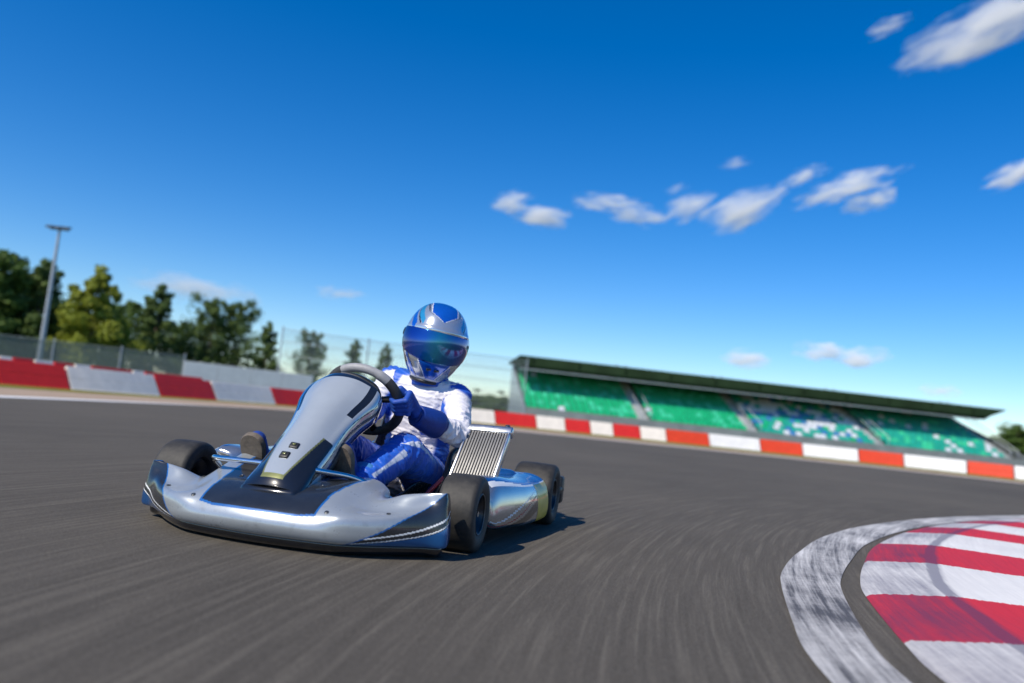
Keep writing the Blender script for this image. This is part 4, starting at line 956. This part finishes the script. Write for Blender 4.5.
for i in range(nv):
    p = Vector(co[i]); best = None
    for nm, a, b in bones:
        ab = b-a; t = max(0, min(1, (p-a).dot(ab)/ab.length_squared)); d = (p-(a+ab*t)).length/brad[nm]
        if best is None or d < best[0]: best = (d, nm, t, a, ab)
    d, nm, t, a, ab = best; ax = ab.normalized()
    w = .25
    for c, r in bend: w += .9*math.exp(-((p-c).length/r)**2*1.6)
    if nm == 'chest': w *= .6
    # folds run roughly across the limb, twisted
    q = p - a; al = q.dot(ax); n1 = noise.fractal(Vector((p.x*9, p.y*9, p.z*9)) + ax*al*30 + Vector((noise.noise(p*7), noise.noise(p*7+Vector((9, 1, 2))), noise.noise(p*7+Vector((3, 8, 5)))))*.9, 1, 2.1, 3); n2 = noise.noise(p*22)
    rid = 1-abs(n1); dsp = (rid**3-.40)*.014*w + n2*.0012
    if p.z > .66: dsp = 0
    newco[i] = co[i] + no[i]*dsp
    B = G_ = S = 0.0; e = .012
    side = (p - (a+ab*t))
    if nm in ('thighL', 'thighR', 'shinL', 'shinR'):
        B = 1.0
        out = -1 if nm.endswith('L') else 1
        # pale piping down the outer side of the leg
        ref = Vector((out*.80, .35, .50 if 'thigh' in nm else .45)); ref = (ref - ax*ref.dot(ax)).normalized(); bi = ax.cross(ref); ang = math.atan2(side.dot(bi), side.dot(ref))
        wv = .16 + .05*math.sin(t*7); S = .5 + (wv - abs(ang))*1.4
        if nm.startswith('shin') and t > .93: S = 0
        S = min(S, .5+(.9-t)*8) if nm.startswith('shin') else min(S, .5+(t-.60)*6)
    elif nm in ('armL', 'armR'):
        out = -1 if nm == 'armL' else 1
        # blue yoke over the shoulder, white sleeve with a blue inner panel
        B = max(.5 + (.055 - (p - ((SH_L if nm == 'armL' else SH_R) + Vector((out*.018, -.02, .05)))).length)*12 + .2, .5 + (-(side.dot(Vector((out, .2, .3)))) - .03)*10)
        B = min(1, max(0, B))
    elif nm in ('foreL', 'foreR'):
        G_ = .5 + (t - .50 + .06*math.sin(6*side.x/.05))*4
    else:
        # torso: white with blue flanks, blue collar and a blue chest flash
        cx = -.075 + (p.z-.165)*-.12; lat = p.x - cx
        B = .5 + (abs(lat) - (.115 - .10*max(0, .40-p.z)))*9
        if p.z > .48: B = .5 + (abs(lat) - .128 + (p.z-.56)*.3)*9
        if p.y < -.76: B = 1
        if p.z > .60: B = max(B, .5 + (p.z-.615)*14)
        fl = abs((lat+.02) - (p.z-.43)*.55); fl2 = abs((lat-.03) + (p.z-.43)*.45)
        if .36 < p.z < .50: B = max(B, .5 + (.012 - fl)*22)
        S = .5 + (.0035 - abs(abs(lat) - .128))*20 if .40 < p.z < .58 else 0
    zone[i, 0] = min(1, max(0, B)); zone[i, 1] = min(1, max(0, G_)); zone[i, 2] = min(1, max(0, S))
me.vertices.foreach_set('co', newco.ravel()); at = me.attributes.new('zone', 'FLOAT_COLOR', 'POINT'); at.data.foreach_set('color', zone.ravel()); me.update()
me.polygons.foreach_set('use_smooth', [True]*len(me.polygons))
drv.location = kart.location; drv.rotation_euler = kart.rotation_euler
tag(drv, 'kart driver in a white and blue racing suit and helmet, gripping the steering wheel', 'person')

# ---- gloved hands closed round the wheel rim
def hand(th, wrist, mirror, nm):
    c = sw_pt(th); e = (c-SWC).normalized(); tg = SN.cross(e).normalized()
    if tg.z < 0: tg = -tg
    bmh = bmesh.new()
    P = lambda phi, rho, off: c + tg*off + (e*math.cos(R_(phi)) - SN*math.sin(R_(phi)))*rho
    for k, (off, ln) in enumerate([(.034, .95), (.0125, 1.0), (-.0095, .97), (-.030, .86)]):
        ph = [-38, 28, 96 if k < 3 else 90, 96+62*ln]; rh = [.047, .041, .0335, .029]; r0 = [.0125, .0122, .0112, .0095] if k < 3 else [.011, .0105, .0095, .0085]
        pts = [P(a, b, off*(1.0 - .10*j)) for j, (a, b) in enumerate(zip(ph, rh))]
        for j in range(3): capsule(bmh, pts[j], pts[j+1], r0[j], r0[j+1], 12)
        ellipsoid(bmh, P(28, .044, off*.92), (.0125, .0125, .0125), u=12, v=8)
    # palm block: knuckle line to wrist
    kn = [P(-38, .045, o) for o in (.032, .011, -.010, -.028)]; wr = wrist
    for j, q in enumerate(kn): capsule(bmh, q, wr.lerp(q, .22) + tg*(.016-.011*j), .0155, .019, 12)
    capsule(bmh, wr, wr.lerp((kn[1]+kn[2])/2, .25), .029, .028, 14)
    # thumb: leaves the palm side near its base, lies along the driver's face of the rim
    tb0 = wr.lerp(kn[0], .45) + tg*.016; t1 = P(-95, .036, .045); t2 = P(-150, .032, .040); t3 = P(-185, .030, .030)
    capsule(bmh, tb0, t1, .017, .0140, 12); capsule(bmh, t1, t2, .0135, .0120, 12); capsule(bmh, t2, t3, .0118, .0098, 12)
    h = bm_obj(nm, bmh, M['glove'], drv); mod(h, 'REMESH', mode='VOXEL', voxel_size=.0026, use_smooth_shade=True); mod(h, 'SMOOTH', factor=.5, iterations=5); bake(h)
    h.data.polygons.foreach_set('use_smooth', [True]*len(h.data.polygons)); return h
TH_L, TH_R = R_(180), R_(2)
hand(TH_L, WR_L, 1, 'glove'); hand(TH_R, WR_R, -1, 'glove')
# gauntlet cuffs
for a_, b_, r0 in ((EL_L, WR_L, .052), (EL_R, WR_R, .052)):
    bm = bmesh.new(); ax = (b_-a_).normalized(); pts = [a_.lerp(b_, q) for q in (.52, .58, .8, 1.0, 1.06, 1.07)]
    tube(bm, pts, [.054, .057, .052, .044, .043, .036], 24, cap=False); o = bm_obj('glove_cuff', bm, M['cuff'], drv); mod(o, 'SOLIDIFY', thickness=.003, offset=0)
# shoes: heel on the floor, sole towards the nose of the kart
def shoe(an, sx, x0):
    heel = Vector((x0, .015, .168)); toe = Vector((x0*.98, .085, .320)); up = (toe-heel).normalized(); n = Vector((0, up.z, -up.y)); rt = up.cross(n)
    bm = bmesh.new(); out = [(-.042, 0), (-.046, .03), (-.042, .07), (-.046, .105), (-.046, .13), (-.036, .155), (-.018, .168), (0, .171), (.018, .168), (.036, .155), (.046, .13), (.046, .105), (.042, .07), (.046, .03), (.042, 0), (.025, -.012), (-.025, -.012)]
    Q = spline(out+[out[0]], 60)[:-1]; a_ = [bm.verts.new(heel + rt*q[0] + up*q[1] + n*.0) for q in Q]; c_ = [bm.verts.new(heel + rt*q[0]*1.03 + up*q[1]*1.01 - n*.016) for q in Q]; b_ = [bm.verts.new(heel + rt*q[0]*.93 + up*q[1]*.99 + n*.006) for q in Q]
    k = len(Q)
    for X, Y in ((b_, a_), (a_, c_)):
        for i in range(k): bm.faces.new((X[i], X[(i+1) % k], Y[(i+1) % k], Y[i]))
    bm.faces.new(b_); bm.faces.new(c_[::-1]); so_ = bm_obj('shoe_sole', bm, M['sole'], None); auto_smooth(so_, 50)
    bm = bmesh.new(); b0 = heel + up*.05 - n*.05; capsule(bm, heel + up*.035 - n*.045, heel + up*.132 - n*.036, .041, .034, 18); capsule(bm, heel + up*.03 - n*.05, an + Vector((0, -.03, .01)), .042, .046, 18); ellipsoid(bm, heel + up*.08 - n*.03, (.042, .03, .06))
    s_ = bm_obj('shoe', bm, M['shoe'], drv); mod(s_, 'REMESH', mode='VOXEL', voxel_size=.005, use_smooth_shade=True); mod(s_, 'SMOOTH', factor=.5, iterations=5); bake(s_); so_.parent = s_
    bm = bmesh.new(); d = (an - heel).normalized(); tube(bm, [an + Vector((0, -.005, -.02)), an + Vector((0, -.035, .02)), an + Vector((0, -.06, .045))], [.047, .048, .050], 20, cap=False); o = bm_obj('sock', bm, M['skyblue'], drv); mod(o, 'SOLIDIFY', thickness=.004, offset=0)
shoe(AN_L, -1, -.105); shoe(AN_R, 1, .25)

# ---- helmet
HY, HP_, HR_ = R_(26), R_(8), R_(7)
hf = Vector((-math.sin(HY)*math.cos(HP_), math.cos(HY)*math.cos(HP_), -math.sin(HP_))); hr = hf.cross(Vector((0, 0, 1))).normalized(); hu = hr.cross(hf).normalized()
q = Quaternion(hf, -HR_); hr.rotate(q); hu.rotate(q)
if hu.x > 0: 
    q = Quaternion(hf, 2*HR_); hr.rotate(q); hu.rotate(q)
def hp(az, el, ex=0.0):
    "az: + towards the driver's right, degrees"
    a, e = R_(az), R_(el); ce, se = math.cos(e), math.sin(e); fr = max(0, math.cos(a))
    rx, ry, rz = .1425, .165, (.178 if e > 0 else .200)
    low = max(0, -se); wx = 1 - .20*low**1.5; wy = (1 + .05*fr*math.exp(-((el+33)/22)**2)) if fr > 0 else 1 - .30*low**1.3
    ce2 = ce**.86
    v = Vector((rx*ce2*math.sin(a)*wx, ry*ce2*math.cos(a)*wy, rz*se)); n = Vector((v.x/rx**2, v.y/ry**2, v.z/rz**2)).normalized(); v += n*ex
    return HEAD + hr*v.x + hf*v.y + hu*v.z, v
nA, nE = 240, 150; els = np.linspace(90, -60, nE); azs = np.linspace(-180, 180, nA, endpoint=False)
G = np.zeros((nA, nE, 3)); 
VT, VB = 16, -21
def vis_top(az): return VT - 3.5*(abs(az)/80)**2
def vis_bot(az): return VB + 9*(abs(az)/80)**2.2
for i, az in enumerate(azs):
    for j, el in enumerate(els):
        ex = 0
        if abs(az) < 84: # recess of the eye port edge and a brow ridge
            t_ = vis_top(az); ex += .004*math.exp(-((el-t_-5)/4)**2)
            ex += .004*math.exp(-((el-vis_bot(az)+6)/5)**2)
        # top vents and side ridges
        ex += .003*math.exp(-((abs(az)-112)/14)**2)*math.exp(-((el-10)/26)**2)
        G[i, j] = hp(az, el, ex)[0]
def hcol(u, v, p):
    az = -180 + (u if u < nA else u-nA)*360/nA; el = 90 - v*150/(nE-1); d = Vector(p)-HEAD; X = d.dot(hr)/.1415; Y = d.dot(hf); a = abs(az); x = abs(X)
    if el < -56: return 4
    if el < -52: return 5 if a < 120 else 4
    if Y > 0 and el > 34:
        lim = .40 - max(0, (47-el))*.030 - max(0, el-62)*.004
        if x < lim: return 1
        if x < lim + .016: return 3
        if .05 < x-lim-.016 < .085 - max(0, 50-el)*.004: return 4
    if Y <= 0 and x < .30 and el > 30: return 1
    if a > 96: return 0 if el > 0 else (4 if el < -25 else 1)
    if el > vis_top(az):
        k = el - (vis_top(az) + 3)
        f = (a-30)*.75 - (el-24)*.9          # swept streaks over the temple
        if a > 40 and 0 < f < 9 + (a-40)*.12: return 2
        if a > 46 and 11 < f < 14: return 4
        if 19 < f < 32 and a > 55: return 1
        return 0
    lo = vis_bot(az); q = lo - el; skew = az*.0
    if a < 36 - q*.72: return 1 if q > 3 else 4
    if a < 38 - q*.72: return 3
    if a < 60 - q*.55: return 0
    if a < 63 - q*.55: return 4
    if a < 70 - q*.30: return 1
    if a < 73 - q*.2: return 3
    if a < 80: return 4
    return 0 if abs(a-86-q*.1) < 3 else 4
M['h_silver'] = mat('helmet_silver', (.56, .59, .62), .16, .68, .8, .07, 8, 0, 8, .04); M['h_blue'] = mat('helmet_blue', (.006, .11, .55), .2, .35, 1, .15, 8, 0, 8, .04); M['h_teal'] = mat('helmet_light_blue', (.03, .30, .55), .2, .35, 1, .15, 8, 0, 8, .04)
helm = grid_obj('helmet', G, [M['h_silver'], M['h_blue'], M['h_teal'], M['white_film'], M['gloss_black'], M['white_film']], hcol, np.arange(nA), np.arange(nE), drv, closed_u=True)
# bottom trim roll
bm = bmesh.new(); tube(bm, [hp(a_, -59, .002)[0] for a_ in np.linspace(-180, 180, 73)], .008, 10, cap=False); bm_obj('helmet_trim', bm, M['plastic'], helm)
# visor with iridescent coating
m = NT('visor_coating'); uvn = m.n('Attribute', attribute_name='sweep'); sx_ = m.n('SeparateColor'); m.l(uvn.outputs['Color'], sx_.inputs[0]); nzz = m.noise(9, 3, .5)
fac = m.math('ADD', sx_.outputs[0], m.math('MULTIPLY', m.math('SUBTRACT', nzz, .5), .12))
m.l(m.ramp(fac, [(0, (.09, .02, .14)), (.14, (.02, .04, .30)), (.34, (.008, .10, .34)), (.52, (.012, .19, .31)), (.66, (.005, .075, .36)), (.85, (.004, .035, .30)), (1, (.004, .015, .14))]), m.b.inputs['Base Color']); m.set(rough=.13, metal=.6, coat=.7, coatr=.05); M['visor'] = m.m
nu_, nv_ = 90, 36; GV = np.zeros((nu_, nv_, 3))
for i in range(nu_):
    az = -82 + 164*i/(nu_-1)
    for j in range(nv_):
        t_ = j/(nv_-1); el = vis_top(az)+1.5 + (vis_bot(az)-2.5-vis_top(az)-1.5)*t_; GV[i, j] = hp(az, el, .0065 + .002*math.sin(math.pi*t_))[0]
vis = grid_obj('visor', GV, [M['visor']], None, np.arange(nu_), np.arange(nv_), helm)
at = vis.data.attributes.new('sweep', 'FLOAT_COLOR', 'POINT'); at.data.foreach_set('color', np.repeat(np.linspace(0, 1, nu_), nv_)[:, None].repeat(4, 1).ravel())
mod(vis, 'SOLIDIFY', thickness=.004, offset=-1)
for az in (-86, 86):
    p = hp(az, 6, .004)[0]; nrm = (p-HEAD).normalized(); rm = nrm.to_track_quat('Z', 'Y').to_matrix(); bm = bmesh.new(); lathe(bm, [(0, .018), (.003, .017), (.005, .012), (.0055, .001)], 'Z', 20, p, rot=rm); auto_smooth(bm_obj('visor_pivot', bm, M['plastic'], helm), 40)
# chin vents and crown vent
for az in (-9, 9):
    p = hp(az, -34, .003)[0]; nrm = (hp(az, -34, .02)[0]-p).normalized(); rm = nrm.to_track_quat('Z', 'Y').to_matrix(); bm = bmesh.new(); box(bm, p, (.022, .010, .008), rm, .003); bm_obj('chin_vent', bm, M['gloss_black'], helm)
# collar of the suit under the helmet, shoulder tabs
bm = bmesh.new(); nkc = NK + Vector((-.005, .01, .03)); tube(bm, [nkc - Vector((0, .005, .045)), nkc, nkc + Vector((-.004, .004, .03)), nkc + Vector((-.005, .004, .045))], [.088, .078, .074, .070], 28, cap=False); o = bm_obj('collar', bm, M['cuffblue'], drv); mod(o, 'SOLIDIFY', thickness=.006, offset=0)

from mathutils.bvhtree import BVHTree
bv = BVHTree.FromPolygons([v.co for v in drv.data.vertices], [p.vertices for p in drv.data.polygons])
pc = SH_L + Vector((.012, .035, .075)); ua = Vector((.95, .1, -.25)).normalized(); va = Vector((.05, .85, -.45)).normalized(); pts = []
cor = [(.024, -.014), (-.024, -.014), (-.024, .016), (.010, .016), (.024, .006)]
for k in range(len(cor)-1):
    for q in np.linspace(0, 1, 6)[:-1]:
        u_ = cor[k][0]*(1-q)+cor[k+1][0]*q; v_ = cor[k][1]*(1-q)+cor[k+1][1]*q; h_ = bv.find_nearest(pc + ua*u_ + va*v_); pts.append(h_[0] + h_[1]*.0015)
bm = bmesh.new(); tube(bm, pts, .0024, 8); bm_obj('shoulder_patch', bm, M['white_film'], drv)
